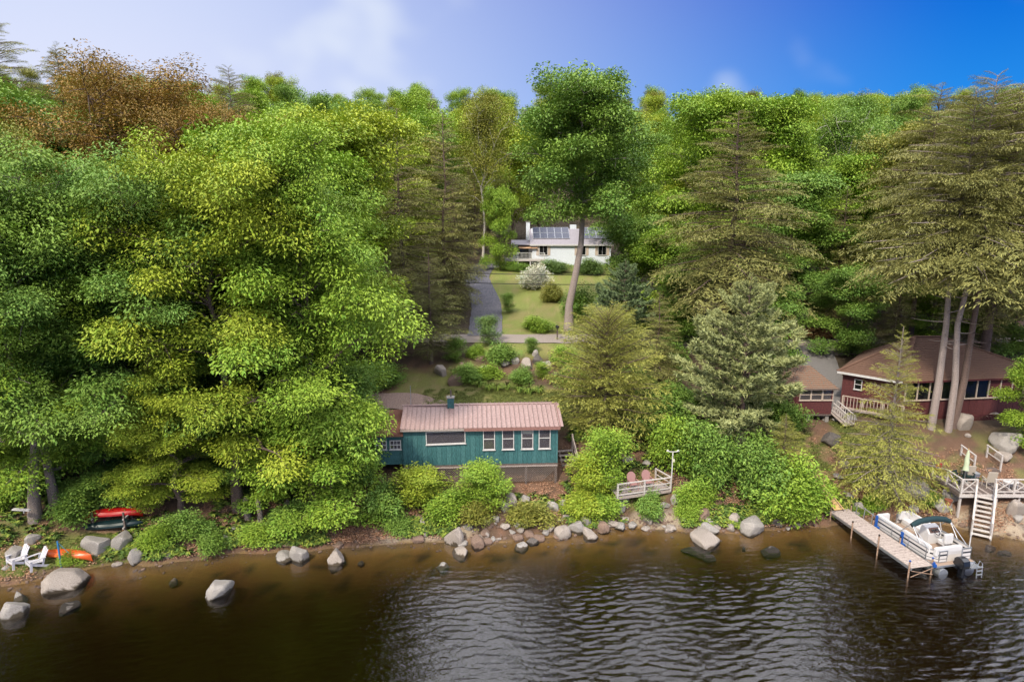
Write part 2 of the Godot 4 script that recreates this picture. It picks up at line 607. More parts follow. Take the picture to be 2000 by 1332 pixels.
func limb_path(a: Vector3, b: Vector3, sag: float, r: RandomNumberGenerator, n := 5) -> Array:
	var out := []
	var len_ := a.distance_to(b)
	for i in n:
		var t := float(i) / (n - 1)
		var p := a.lerp(b, t)
		p.y += sag * len_ * sin(PI * t)
		if i > 0 and i < n - 1:
			p += Vector3(r.randfn(), r.randfn() * 0.6, r.randfn()) * len_ * 0.035
		out.append(p)
	return out


func taper(n: int, a: float, b: float) -> Array:
	var out := []
	for i in n:
		out.append(lerpf(a, b, float(i) / (n - 1)))
	return out


func sample(path: Array, t: float) -> Vector3:
	var f := clampf(t, 0.0, 0.9999) * (path.size() - 1)
	var i := int(f)
	return (path[i] as Vector3).lerp(path[i + 1], f - i)


# p: seed, h height, bole height of the lowest limb, r crown radius, limbs, subs, clumps [Shape], size of a clump, lean, wood radius, rise of the upper limbs
func broadleaf(p: Dictionary) -> Array:
	var r := RandomNumberGenerator.new()
	r.seed = p.seed
	var wood := Shape.new()
	var crown := Shape.new()
	var h: float = p.h
	var lean: Vector3 = p.get("lean", Vector3.ZERO)
	var tall: float = p.get("trunk_to", 0.86)
	var trunk := []
	for i in 8:
		var t := i / 7.0
		trunk.append(Vector3(0, -0.5 + (h * tall + 0.5) * t, 0) + lean * t * (1.6 - 0.6 * t) + Vector3(r.randfn(), 0, r.randfn()) * 0.018 * h * sin(PI * t))
	var r0: float = p.get("wood", h * 0.014)
	var radii := taper(8, r0, r0 * 0.18)
	radii[0] = r0 * 1.35
	wood.tube(trunk, radii, 10)
	var clumps: Array = p.clumps
	var size: float = p.size
	var spots := []
	var limbs: int = p.limbs
	var bole: float = p.bole / (h * tall)
	for i in limbs:
		var t := lerpf(bole, 0.97, pow((i + r.randf() * 0.7) / limbs, 0.85))
		var a := i * 2.399 + r.randf() * 0.8
		var up := clampf((t - bole) / (1.0 - bole), 0.0, 1.0)
		var base := sample(trunk, t)
		var reach: float = p.r * (sqrt(maxf(0.05, 1.0 - pow((up - 0.38) / 0.74, 2.0)))) * r.randf_range(0.72, 1.1)
		var elev := lerpf(p.get("low", -0.05), p.get("rise", 1.0), up) + r.randfn(0, 0.12)
		var dir := Vector3(cos(a) * cos(elev), sin(elev), sin(a) * cos(elev))
		var length := reach / maxf(0.55, cos(elev))
		length = minf(length, (h - base.y) / maxf(0.15, sin(elev)) if elev > 0.3 else length)
		var tip := base + dir * length
		var path := limb_path(base, tip, 0.10, r, 6)
		var rl := maxf(0.03, radii[int(t * 7)] * 0.55)
		wood.tube(path, taper(6, rl, 0.02), 6, false)
		var subs: int = maxi(2, int(p.subs * clampf(length / p.r, 0.5, 1.2)))
		for k in subs:
			var u := lerpf(0.32, 1.0, (k + r.randf() * 0.6) / subs)
			var at := sample(path, u)
			var side := Vector3(r.randfn(), r.randfn() * 0.45 + 0.12, r.randfn()).normalized()
			var far := at + side * length * 0.34 * (1.15 - 0.6 * u)
			if k == subs - 1:
				far = tip
			else:
				wood.tube(limb_path(at, far, 0.06, r, 3), [0.03, 0.022, 0.012], 4, false)
			spots.append(far)
			if r.randf() < p.get("more", 0.5):
				spots.append(at.lerp(far, 0.55) + Vector3(r.randfn(), r.randfn() * 0.4, r.randfn()) * size * 0.35)
	for k in p.get("bare", 0):
		# dead limbs, grey and leafless
		var from := sample(trunk, r.randf_range(0.3, 0.75))
		var az := r.randf() * TAU
		var reach := p.r * r.randf_range(0.55, 0.95) as float
		var to := from + Vector3(cos(az) * reach, r.randf_range(-0.1, 0.45) * reach, sin(az) * reach)
		var limb := limb_path(from, to, 0.08, r, 6)
		wood.tube(limb, taper(6, 0.075, 0.012), 5, false)
		for q in 3:
			var b := sample(limb, 0.4 + 0.2 * q)
			wood.tube(limb_path(b, b + Vector3(r.randfn(), r.randf() * 0.8, r.randfn()) * reach * 0.16, 0.0, r, 3), [0.028, 0.018, 0.007], 4, false)
	var top: Vector3 = trunk[7]
	for k in p.get("top", 5):
		spots.append(top + Vector3(r.randfn() * size * 0.7, r.randf_range(-0.3, 1.0) * (h - top.y) * 0.9, r.randfn() * size * 0.7))
	for q in spots:
		if r.randf() < p.get("gaps", 0.0):
			continue
		var s := size * r.randf_range(0.75, 1.3)
		var tilt := Basis(Vector3(r.randfn(), 0, r.randfn()).normalized(), r.randf_range(0.0, 0.35)) * Basis(Vector3.UP, r.randf() * TAU)
		crown.add(clumps[r.randi() % clumps.size()], Transform3D(tilt * Basis.from_scale(Vector3(s, s * r.randf_range(0.8, 1.2), s)), q))
	return [wood.mesh(), crown.mesh()]


# p: seed, h, bole, r, whorls, per whorl, sprays [Shape], tilt at bottom and top, shape of the outline
func conifer(p: Dictionary) -> Array:
	var r := RandomNumberGenerator.new()
	r.seed = p.seed
	var wood := Shape.new()
	var crown := Shape.new()
	var h: float = p.h
	var trunk := []
	for i in 7:
		var t := i / 6.0
		trunk.append(Vector3(r.randfn() * 0.006 * h * sin(PI * t), -0.5 + (h + 0.3) * t, r.randfn() * 0.006 * h * sin(PI * t)) + p.get("lean", Vector3.ZERO) * t)
	var r0: float = p.get("wood", h * 0.013)
	wood.tube(trunk, taper(7, r0, 0.02), 10)
	var sprays: Array = p.sprays
	for i in p.whorls:
		var t := lerpf(p.bole / h, 0.985, float(i) / (p.whorls - 1))
		var up: float = (t - p.bole / h) / (1.0 - p.bole / h)
		var prof := pow(1.0 - up, p.get("point", 0.75)) * (0.55 + 0.45 * smoothstep(0.0, p.get("skirt", 0.22), up)) + 0.03
		for k in p.per:
			if r.randf() < p.get("gaps", 0.1):
				continue
			var a: float = TAU * (k + r.randf() * 0.8) / p.per + i * 1.1
			var length: float = p.r * prof * r.randf_range(0.5, 1.25)
			var tilt := lerpf(p.get("low", -0.12), p.get("high", 0.55), up) + r.randfn(0, 0.1)
			var base := sample(trunk, t + r.randfn(0, 0.006))
			var dir := Vector3(sin(a) * cos(tilt), sin(tilt), cos(a) * cos(tilt))
			if length > 0.5:
				wood.tube([base, base + dir * length * 0.5, base + dir * length * 0.9 + Vector3(0, -0.05 * length, 0)], [maxf(0.02, 0.016 * length), 0.012 * length, 0.008], 4, false)
			var b := Basis(Vector3.UP, a) * Basis(Vector3.RIGHT, -tilt) * Basis(Vector3.BACK, r.randfn(0, 0.22))
			crown.add(sprays[r.randi() % sprays.size()], Transform3D(b * Basis.from_scale(Vector3(length * r.randf_range(0.85, 1.25), length, length)), base + dir * length * 0.06))
	for k in p.get("snags", 0):
		var t: float = r.randf_range(0.45, 1.0) * p.bole / h
		var base := sample(trunk, t)
		var a := r.randf() * TAU
		var length := r.randf_range(0.8, 2.2)
		var tip := base + Vector3(sin(a) * length, r.randf_range(-0.5, 0.3), cos(a) * length)
		wood.tube(limb_path(base, tip, -0.05, r, 4), [0.045, 0.035, 0.022, 0.008], 4, false)
	return [wood.mesh(), crown.mesh()]


# a bush: clumps over a dome, on a handful of stems
func bush(p: Dictionary) -> Array:
	var r := RandomNumberGenerator.new()
	r.seed = p.seed
	var wood := Shape.new()
	var crown := Shape.new()
	for k in p.count:
		var a := r.randf() * TAU
		var el := asin(pow(r.randf(), 0.8))
		var rad := pow(r.randf(), 0.33)
		var wob := 0.8 + 0.35 * sin(a * 3.0 + p.seed) * r.randf()
		var q := Vector3(cos(a) * cos(el) * p.r * rad * wob, 0.12 + sin(el) * p.h * rad * wob, sin(a) * cos(el) * p.r * rad * wob)
		if k % 3 == 0:
			wood.tube(limb_path(Vector3(q.x * 0.15, -0.25, q.z * 0.15), q, 0.05, r, 4), [0.03, 0.024, 0.017, 0.008], 4, false)
		var s: float = p.size * r.randf_range(0.7, 1.3)
		var tilt := Basis(Vector3(r.randfn(), 0, r.randfn()).normalized(), r.randf_range(0.0, 0.5)) * Basis(Vector3.UP, r.randf() * TAU)
		crown.add(p.clumps[r.randi() % p.clumps.size()], Transform3D(tilt * Basis.from_scale(Vector3.ONE * s), q))
	return [wood.mesh(), crown.mesh()]


# a tuft of arching blades
func blade_tuft(seed_: int, count: int, height: float, spread: float, width: float, ramp: Array) -> ArrayMesh:
	var r := RandomNumberGenerator.new()
	r.seed = seed_
	var s := Shape.new()
	for i in count:
		var a := r.randf() * TAU
		var out := Vector3(cos(a), 0, sin(a))
		var p := out * r.randf() * spread * 0.25 + Vector3(0, -0.05, 0)
		var l := height * r.randf_range(0.6, 1.15)
		var m1 := p + out * spread * 0.35 + Vector3(0, l * 0.8, 0)
		var tip := p + out * spread * r.randf_range(0.8, 1.2) + Vector3(0, l * r.randf_range(0.45, 0.95), 0)
		var side := Vector3(-out.z, 0, out.x) * width * 0.5
		var c := tint_of(ramp, r)
		var n := (Vector3.UP * 0.8 + out * 0.5).normalized()
		for t in [[p - side, m1 - side, m1 + side], [p - side, m1 + side, p + side], [m1 - side, tip, m1 + side]]:
			var g: Vector3 = (t[2] - t[0]).cross(t[1] - t[0])
			if g.dot(n) < 0.0:
				s.v.append_array([t[0], t[2], t[1]])
			else:
				s.v.append_array([t[0], t[1], t[2]])
			s.n.append_array([n, n, n])
			s.c.append_array([c, c, c])
	return s.mesh()


var K := {}      # kinds: name -> {wood, crown}
var foliage := {} # foliage materials by tint


func leaf_mat(called: String, r: float, g: float, b: float, glow := 0.6) -> StandardMaterial3D:
	var m := mat(called, lin(r, g, b), 0.62)
	m.vertex_color_use_as_albedo = true
	m.metallic_specular = 0.35
	m.backlight_enabled = true
	m.backlight = Color(glow, glow, glow * 0.8)
	m.cull_mode = BaseMaterial3D.CULL_DISABLED
	return m


func bark_mat(called: String, dark: Color, light: Color, seed_: int) -> StandardMaterial3D:
	return patchy(called, [[0.25, dark], [0.55, dark.lerp(light, 0.55)], [0.8, light]], 2.2, 0.95, seed_, 3.0, Vector3(1, 0.28, 1), 0.03)


func plant(kind: String, tint: String, bark: String, called: String, label: String, category: String, x: float, d: float, turn := 0.0, scale_ := Vector3.ONE, group := "", lift := 0.0) -> Node3D:
	var o := thing(called, label, category, on(x, d, lift), turn, group)
	put("trunk" if category == "tree" else "stems", K[kind][0], M[bark], o, Transform3D(Basis.from_scale(scale_), Vector3.ZERO))
	put("crown" if category == "tree" else "foliage", K[kind][1], M[tint], o, Transform3D(Basis.from_scale(scale_), Vector3.ZERO))
	return o


func make_kinds() -> void:
	# leaf tones are multiplied by the tint of the tree
	var fresh := [Color(0.62, 0.78, 0.55), Color(0.85, 0.92, 0.8), Color(1.0, 1.0, 0.95), Color(1.15, 1.08, 0.9)]
	var needles := [Color(0.55, 0.58, 0.55), Color(0.85, 0.85, 0.8), Color(1.1, 1.0, 0.85)]
	# some clumps are greener, some yellower, some duller
	var mixes := []
	for m in [Color(0.80, 0.86, 0.9), Color(1, 1, 1), Color(1.12, 1.06, 0.9), Color(0.92, 1.02, 1.1), Color(1.2, 1.1, 0.95), Color(0.86, 0.9, 0.8)]:
		mixes.append(fresh.map(func(c): return Color(c.r * m.r, c.g * m.g, c.b * m.b)))
	var oak := []
	var maple := []
	var small := []
	var coarse := []
	var airy := []
	for i in 6:
		var mix: Array = mixes[i]
		oak.append(leaf_clump(10 + i, 320, 0.66, 0.16, 0.072, 0.6, mix))
		maple.append(leaf_clump(30 + i, 260, 0.6, 0.165, 0.1, 0.35, mix))
		small.append(leaf_clump(50 + i, 150, 0.75, 0.20, 0.11, 0.15, mix))
		coarse.append(leaf_clump(70 + i, 170, 0.8, 0.17, 0.11, 0.3, mix))
		airy.append(leaf_clump(90 + i, 190, 0.7, 0.15, 0.065, 0.4, mix))
	var fine := []
	var spray := []
	var rough := []
	var lacy := []
	for i in 4:
		fine.append(needle_spray(110 + i, 23, 12, 0.2, needles, 0.55))
		spray.append(needle_spray(120 + i, 16, 9, 0.18, needles, 0.55))
		rough.append(needle_spray(130 + i, 8, 5, 0.14, needles, 0.6))
		lacy.append(needle_spray(140 + i, 16, 9, 0.22, needles, 0.5))
	var bough := []
	for i in 4:
		bough.append(pine_bough(150 + i, 21, 46, needles))
	K.oak_a = broadleaf({"seed": 1, "bare": 9, "h": 24.0, "bole": 6.0, "r": 6.4, "limbs": 22, "subs": 10, "clumps": oak, "size": 1.3, "low": -0.15, "rise": 1.05, "more": 0.5})
	K.oak_b = broadleaf({"seed": 2, "bare": 9, "h": 23.0, "bole": 5.0, "r": 5.6, "limbs": 21, "subs": 10, "clumps": oak, "size": 1.25, "low": -0.25, "rise": 0.95, "more": 0.5})
	K.oak_c = broadleaf({"seed": 3, "bare": 9, "h": 22.0, "bole": 3.0, "r": 5.0, "limbs": 26, "subs": 9, "clumps": oak, "size": 1.2, "low": -0.2, "rise": 1.0, "more": 0.5})
	K.maple_tall = broadleaf({"seed": 4, "h": 23.5, "bole": 11.0, "r": 6.0, "limbs": 24, "subs": 9, "clumps": maple, "size": 1.5, "low": -0.15, "rise": 1.1, "wood": 0.44, "more": 0.5, "gaps": 0.08, "lean": Vector3(1.0, 0, 0)})
	K.maple_low = broadleaf({"seed": 5, "h": 9.0, "bole": 0.8, "r": 3.2, "limbs": 16, "subs": 6, "clumps": maple, "size": 1.05, "low": -0.1, "rise": 1.0, "wood": 0.12, "more": 0.6})
	K.mid_a = broadleaf({"seed": 6, "h": 20.0, "bole": 4.0, "r": 5.2, "limbs": 19, "subs": 8, "clumps": maple, "size": 1.5, "low": 0.0, "rise": 1.1, "more": 0.4})
	K.mid_b = broadleaf({"seed": 7, "h": 19.0, "bole": 3.0, "r": 4.8, "limbs": 18, "subs": 8, "clumps": maple, "size": 1.5, "low": 0.0, "rise": 1.2, "more": 0.4})
	K.feathery = broadleaf({"seed": 8, "bare": 6, "h": 20.0, "bole": 7.0, "r": 6.4, "limbs": 26, "subs": 10, "clumps": airy, "size": 1.1, "low": 0.2, "rise": 1.2, "more": 0.7})
	for i in 4:
		K["far_%d" % i] = broadleaf({"seed": 20 + i, "h": 17.0 + i * 1.5, "bole": 3.0, "r": 4.6 + 0.5 * (i % 2), "limbs": 15, "subs": 6, "clumps": coarse, "size": 1.8, "low": 0.0, "rise": 1.15, "more": 0.4})
	K.birch = broadleaf({"seed": 9, "h": 16.0, "bole": 5.0, "r": 3.6, "limbs": 16, "subs": 5, "clumps": airy, "size": 1.3, "low": 0.5, "rise": 1.25, "wood": 0.16, "more": 0.4})
	K.hemlock_a = conifer({"seed": 11, "h": 24.0, "bole": 7.0, "r": 5.6, "whorls": 36, "per": 7, "sprays": fine, "low": -0.22, "high": 0.45, "wood": 0.36, "snags": 8, "gaps": 0.14, "point": 0.55, "skirt": 0.1})
	K.hemlock_b = conifer({"seed": 12, "h": 25.0, "bole": 12.2, "r": 5.0, "whorls": 32, "per": 7, "sprays": fine, "low": -0.2, "high": 0.45, "wood": 0.25, "snags": 9, "gaps": 0.18, "point": 0.5, "skirt": 0.08})
	K.hemlock_mid = conifer({"seed": 13, "h": 20.0, "bole": 2.0, "r": 4.2, "whorls": 34, "per": 7, "sprays": spray, "low": -0.2, "high": 0.5, "point": 0.62})
	K.hemlock_young = conifer({"seed": 14, "h": 10.0, "bole": 1.0, "r": 3.2, "whorls": 32, "per": 8, "sprays": lacy, "low": -0.15, "high": 0.75, "wood": 0.16, "gaps": 0.14, "point": 0.85, "skirt": 0.1})
	K.cedar = conifer({"seed": 15, "h": 9.0, "bole": 0.3, "r": 3.6, "whorls": 30, "per": 10, "sprays": lacy, "low": 0.05, "high": 1.0, "wood": 0.16, "gaps": 0.06, "point": 0.36, "skirt": 0.3})
	K.spruce = conifer({"seed": 16, "h": 15.0, "bole": 2.6, "r": 3.4, "whorls": 34, "per": 6, "sprays": spray, "low": -0.25, "high": 0.5, "wood": 0.2, "point": 0.8})
	K.far_hemlock = conifer({"seed": 17, "h": 20.0, "bole": 3.0, "r": 4.2, "whorls": 26, "per": 6, "sprays": rough, "low": -0.2, "high": 0.5, "point": 0.75})
	K.pine = conifer({"seed": 18, "h": 13.0, "bole": 1.8, "r": 4.6, "whorls": 17, "per": 6, "sprays": bough, "low": 0.02, "high": 0.85, "wood": 0.22, "gaps": 0.08, "point": 0.68, "skirt": 0.15})
	K.bush_a = bush({"seed": 31, "count": 55, "r": 1.5, "h": 1.9, "size": 0.75, "clumps": small})
	K.bush_b = bush({"seed": 32, "count": 70, "r": 2.0, "h": 2.6, "size": 0.85, "clumps": small})
	K.bush_c = bush({"seed": 33, "count": 40, "r": 1.3, "h": 1.2, "size": 0.65, "clumps": small})
	K.sapling = broadleaf({"seed": 34, "h": 3.6, "bole": 0.4, "r": 1.2, "limbs": 12, "subs": 4, "clumps": small, "size": 0.7, "low": 0.3, "rise": 1.2, "wood": 0.05, "more": 0.4})
	# foliage tints (linear base colours)
	leaf_mat("leaf_green", 0.190, 0.290, 0.062)
	leaf_mat("leaf_fresh", 0.260, 0.365, 0.052)
	leaf_mat("leaf_yellow", 0.335, 0.390, 0.050)
	leaf_mat("leaf_blue", 0.170, 0.250, 0.085)
	leaf_mat("leaf_rust", 0.285, 0.170, 0.050)
	leaf_mat("leaf_olive", 0.250, 0.240, 0.055)
	leaf_mat("needle_brown", 0.265, 0.262, 0.088, 0.40)
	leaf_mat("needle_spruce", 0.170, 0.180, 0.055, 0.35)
	leaf_mat("needle_gold", 0.350, 0.355, 0.085, 0.40)
	leaf_mat("needle_pine", 0.340, 0.370, 0.165, 0.35)
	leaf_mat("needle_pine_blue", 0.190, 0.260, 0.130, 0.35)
	leaf_mat("blossom", 0.62, 0.58, 0.55, 0.3)
	bark_mat("bark_grey", Color(0.36, 0.32, 0.30), Color(0.66, 0.60, 0.57), 41)
	bark_mat("bark_brown", Color(0.27, 0.22, 0.20), Color(0.55, 0.46, 0.42), 42)
	bark_mat("bark_pale", Color(0.46, 0.41, 0.39), Color(0.74, 0.68, 0.65), 44)
	bark_mat("bark_birch", Color(0.62, 0.58, 0.54), Color(0.86, 0.84, 0.80), 43)


func v3(a: float, b: float) -> Vector3:
	return Vector3(a, b, a)


func place_trees() -> void:
	# the front row on the left bank
	plant("oak_a", "leaf_green", "bark_grey", "oak_tree", "green oak with a thick leaning grey trunk behind the white lawn chairs", "tree", -27.3, 36.0, 0.3, v3(0.9, 0.82))
	plant("oak_c", "leaf_fresh", "bark_grey", "oak_tree", "oak with a straight slim trunk right beside the leaning trunk by the lawn chairs", "tree", -26.7, 37.0, 1.4, v3(0.85, 0.78))
	plant("oak_b", "leaf_green", "bark_brown", "oak_tree", "green oak on the bank behind the stacked red and green kayaks", "tree", -21.3, 38.6, 2.4, v3(0.95, 0.86))
	plant("oak_b", "leaf_yellow", "bark_brown", "oak_tree", "tall yellow-green oak with a bare dark trunk midway along the left bank", "tree", -16.5, 38.2, 0.0, v3(1.0, 0.93))
	plant("oak_c", "leaf_fresh", "bark_brown", "oak_tree", "tall fresh green tree with drooping leaves just left of the green cabin", "tree", -12.0, 38.8, 0.8, v3(1.02, 0.98))
	plant("oak_c", "leaf_yellow", "bark_brown", "oak_tree", "yellow-tipped young oak whose low boughs hang over the kayaks", "tree", -19.6, 37.4, 3.1, v3(0.62, 0.42))
	plant("oak_a", "leaf_green", "bark_grey", "oak_tree", "oak at the left picture edge behind the lawn chairs", "tree", -33.5, 38.5, 4.0, v3(0.9, 0.85))
	plant("maple_low", "leaf_fresh", "bark_brown", "maple_tree", "low bushy maple leaning over the water left of the green cabin", "tree", -10.6, 37.8, 0.4, v3(1.0, 0.84))
	plant("maple_low", "leaf_green", "bark_brown", "maple_tree", "low green maple touching the left end of the green cabin", "tree", -10.3, 41.4, 1.9, v3(0.75, 0.8))
	plant("feathery", "leaf_rust", "bark_brown", "maple_tree", "wide rust-brown feathery crown rising behind the oaks on the left", "tree", -28.8, 53.0, 0.0, v3(1.25, 1.16))
	plant("feathery", "leaf_rust", "bark_brown", "maple_tree", "smaller rust-brown crown at the right shoulder of the wide rust tree", "tree", -22.3, 52.0, 2.0, v3(0.9, 1.04))
	plant("feathery", "leaf_olive", "bark_grey", "dying_tree", "half bare olive tree with pale crooked limbs at the left picture edge", "tree", -33.8, 43.0, 1.0, v3(0.8, 0.98))
	var low := [[-24.6, 38.9, 0.75, "leaf_green", "low maple filling the shade left of the kayak rack"], [-22.4, 39.8, 0.8, "leaf_fresh", "low maple right behind the kayak rack"], [-18.2, 39.8, 0.8, "leaf_green", "low maple left of the bare dark oak trunk"], [-14.6, 39.2, 0.75, "leaf_fresh", "low maple right of the bare dark oak trunk"], [-13.2, 40.8, 0.9, "leaf_green", "low maple in the shade behind the drooping tree"], [-29.6, 39.4, 0.85, "leaf_fresh", "low maple left behind the leaning trunks"]]
	for f in low:
		plant("maple_low", f[3], "bark_brown", "maple_tree", f[4], "tree", f[0], f[1], f[0], v3(f[2], f[2] * 0.72), "low maples under the left bank's oaks")
	# behind them
	var fill := [
		["mid_a", "leaf_green", -36.0, 47.0, 0.9, "green tree behind the half bare tree at the left edge"],
		["mid_b", "leaf_green", -30.5, 44.5, 0.8, "green tree in the shade behind the leaning oak"],
		["mid_a", "leaf_green", -25.0, 45.0, 0.85, "green tree behind the oak of the kayaks"],
		["mid_b", "leaf_green", -20.5, 44.0, 0.85, "shaded green tree left of the bare dark oak trunk"],
		["mid_a", "leaf_green", -14.8, 44.6, 0.85, "shaded green tree right of the bare dark oak trunk"],
		["mid_a", "leaf_fresh", -19.0, 51.0, 1.0, "fresh green tree between the rust crown and the drooping tree"],
		["mid_b", "leaf_fresh", -12.8, 47.5, 0.95, "fresh green crown peeping over the drooping tree left of the cabin"],
		["mid_a", "leaf_yellow", -13.8, 55.5, 1.02, "yellow-green crown just right behind the drooping tree"],
		["mid_b", "leaf_green", -34.5, 57.0, 1.0, "green tree left behind the wide rust crown"],
		["mid_a", "leaf_green", -42.0, 54.0, 1.1, "green tree far left behind the half bare tree"]]
	for f in fill:
		plant(f[0], f[1], "bark_brown", "broadleaf_tree", f[5], "tree", f[2], f[3], f[2] * 1.3, v3(f[4], f[4]), "trees filling the wood behind the left bank")
	# tall conifers
	plant("hemlock_b", "needle_brown", "bark_brown", "hemlock_tree", "tall dark hemlock standing highest at the top left corner", "tree", -57.0, 80.0, 0.0, v3(1.2, 1.2))
	plant("hemlock_b", "needle_brown", "bark_brown", "hemlock_tree", "thin hemlock spire above the left shoulder of the rust tree", "tree", -51.5, 82.0, 1.0, v3(0.9, 1.12))
	plant("hemlock_mid", "needle_brown", "bark_brown", "hemlock_tree", "small hemlock tip just above the wide rust crown", "tree", -44.5, 82.0, 2.0, v3(0.95, 1.22))
	plant("hemlock_b", "needle_brown", "bark_brown", "hemlock_tree", "lone hemlock spire on the skyline between rust tree and drooping tree", "tree", -31.0, 79.0, 3.0, v3(0.85, 1.02))
	plant("hemlock_mid", "needle_brown", "bark_brown", "hemlock_tree", "broad brown hemlock left of the driveway, nearest the drooping tree", "tree", -10.8, 66.8, 0.0, v3(1.15, 1.06))
	plant("hemlock_mid", "needle_brown", "bark_brown", "hemlock_tree", "tall brown hemlock rising straight behind the top of the driveway bend", "tree", -6.9, 70.5, 1.3, v3(1.05, 1.05))
	plant("hemlock_mid", "needle_brown", "bark_brown", "hemlock_tree", "dark hemlock leaning over the left side of the driveway", "tree", -6.5, 76.0, 2.2, v3(0.85, 0.72))
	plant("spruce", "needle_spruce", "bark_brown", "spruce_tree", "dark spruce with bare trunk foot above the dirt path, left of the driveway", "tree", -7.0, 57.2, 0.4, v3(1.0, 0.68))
	plant("hemlock_mid", "needle_brown", "bark_brown", "hemlock_tree", "dark hemlock behind the spruce at the dirt path", "tree", -11.5, 58.0, 2.4, v3(0.9, 0.62))
	plant("maple_tall", "leaf_green", "bark_pale", "maple_tree", "very tall maple with a long bare pale trunk in front of the white house", "tree", 5.6, 66.1, 0.0, v3(0.98, 1.0))
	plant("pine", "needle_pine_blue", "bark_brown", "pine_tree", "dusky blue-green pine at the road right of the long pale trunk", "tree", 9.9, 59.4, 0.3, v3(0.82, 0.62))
	plant("cedar", "needle_gold", "bark_brown", "cedar_tree", "dense gold-green cedar behind the right end of the green cabin", "tree", 6.7, 46.8, 0.5, v3(1.22, 0.97))
	plant("hemlock_a", "needle_brown", "bark_brown", "hemlock_tree", "huge brown hemlock with a bare trunk behind the pale pine", "tree", 18.3, 57.6, 0.6, v3(1.22, 0.87))
	plant("pine", "needle_pine", "bark_brown", "pine_tree", "pale grey-green white pine standing left of the small red shed", "tree", 16.0, 45.4, 0.0, v3(1.2, 0.92))
	plant("hemlock_b", "needle_brown", "bark_pale", "hemlock_tree", "hemlock with the leftmost of the bare trunks before the red house", "tree", 30.3, 46.9, 0.0, v3(1.15, 0.94))
	plant("hemlock_b", "needle_brown", "bark_pale", "hemlock_tree", "hemlock with the middle of the bare trunks before the red house", "tree", 31.3, 46.5, 2.0, v3(1.05, 0.97))
	var leaning := plant("hemlock_b", "needle_brown", "bark_brown", "hemlock_tree", "hemlock with a leaning bare trunk at the red house's front wall", "tree", 31.95, 47.0, 4.0, v3(1.1, 0.95))
	leaning.rotation = Vector3(0.0, 0.3, -0.075)
	plant("hemlock_a", "needle_brown", "bark_brown", "hemlock_tree", "brown hemlock at the right picture edge behind the red house", "tree", 39.5, 55.5, 1.0, v3(1.15, 0.95))
	plant("hemlock_b", "needle_brown", "bark_brown", "hemlock_tree", "dark hemlock in the shade right behind the red roof", "tree", 35.0, 58.5, 3.0, v3(1.0, 0.9))
	plant("hemlock_young", "needle_gold", "bark_grey", "hemlock_tree", "lacy gold-green young hemlock on the bank in front of the red house", "tree", 24.1, 41.2, 0.0, v3(1.06, 1.18))
	plant("hemlock_young", "needle_gold", "bark_brown", "hemlock_tree", "small yellowish hemlock behind the round shrub left of the dock", "tree", 17.6, 41.8, 1.2, v3(0.75, 0.5))
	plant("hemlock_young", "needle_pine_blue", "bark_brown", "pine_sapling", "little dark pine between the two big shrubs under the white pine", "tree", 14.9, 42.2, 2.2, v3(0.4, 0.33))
	plant("hemlock_mid", "needle_brown", "bark_brown", "hemlock_tree", "dark little hemlock between the cedar and the white pine", "tree", 11.6, 53.0, 0.7, v3(0.6, 0.42))
	plant("hemlock_mid", "needle_brown", "bark_brown", "hemlock_tree", "dark hemlock under the right side of the huge brown hemlock", "tree", 20.6, 56.0, 1.7, v3(0.6, 0.4))
	plant("hemlock_mid", "needle_brown", "bark_brown", "hemlock_tree", "dark hemlock between the huge brown hemlock and the gravel drive", "tree", 22.4, 60.5, 2.7, v3(0.75, 0.55))
	# by the white house and the road
	plant("maple_low", "leaf_fresh", "bark_brown", "maple_tree", "fresh green maple at the left corner of the white house", "tree", -1.6, 92.0, 0.0, v3(0.75, 1.15))
	plant("birch", "leaf_olive", "bark_birch", "birch_tree", "white-limbed birch above the driveway, left of the tall maple", "tree", -4.2, 98.0, 0.0, v3(1.1, 1.3))
	plant("birch", "leaf_green", "bark_birch", "birch_tree", "white-limbed birch between the two groups of brown hemlocks", "tree", 39.0, 84.0, 1.0, v3(1.3, 1.28))
	plant("birch", "leaf_green", "bark_birch", "birch_tree", "leaning pale birch just left of the right-hand hemlocks", "tree", 44.5, 86.0, 2.2, v3(1.0, 1.1))
	plant("maple_low", "leaf_fresh", "bark_brown", "maple_tree", "bright green small maple at the road behind the dusky pine", "tree", 14.6, 65.5, 0.6, v3(1.1, 1.05))
	plant("maple_low", "leaf_green", "bark_brown", "maple_tree", "green small maple left of the huge brown hemlock's trunk", "tree", 12.2, 68.5, 2.0, v3(1.0, 1.15))
	plant("maple_low", "leaf_green", "bark_brown", "maple_tree", "green small maple behind the gravel drive by the shed", "tree", 21.0, 55.0, 2.6, v3(0.85, 0.85))
	plant("maple_low", "leaf_green", "bark_brown", "maple_tree", "green small maple under the huge brown hemlock", "tree", 16.4, 61.0, 3.6, v3(1.0, 0.8))
	plant("mid_b", "leaf_green", "bark_brown", "broadleaf_tree", "dark green tree in the hollow between the brown hemlocks", "tree", 27.5, 67.0, 0.0, v3(0.95, 0.75))
	plant("hemlock_mid", "needle_brown", "bark_brown", "hemlock_tree", "dark hemlock in the shaded hollow above the road on the right", "tree", 32.0, 66.5, 0.0, v3(0.9, 0.7))
	plant("mid_a", "leaf_fresh", "bark_brown", "broadleaf_tree", "round bright maple rising left of the huge brown hemlock's top", "tree", 21.5, 80.0, 0.0, v3(1.08, 1.08))
	plant("mid_b", "leaf_fresh", "bark_brown", "broadleaf_tree", "round bright maple rising right of the huge brown hemlock's top", "tree", 29.5, 79.0, 1.0, v3(1.08, 1.1))
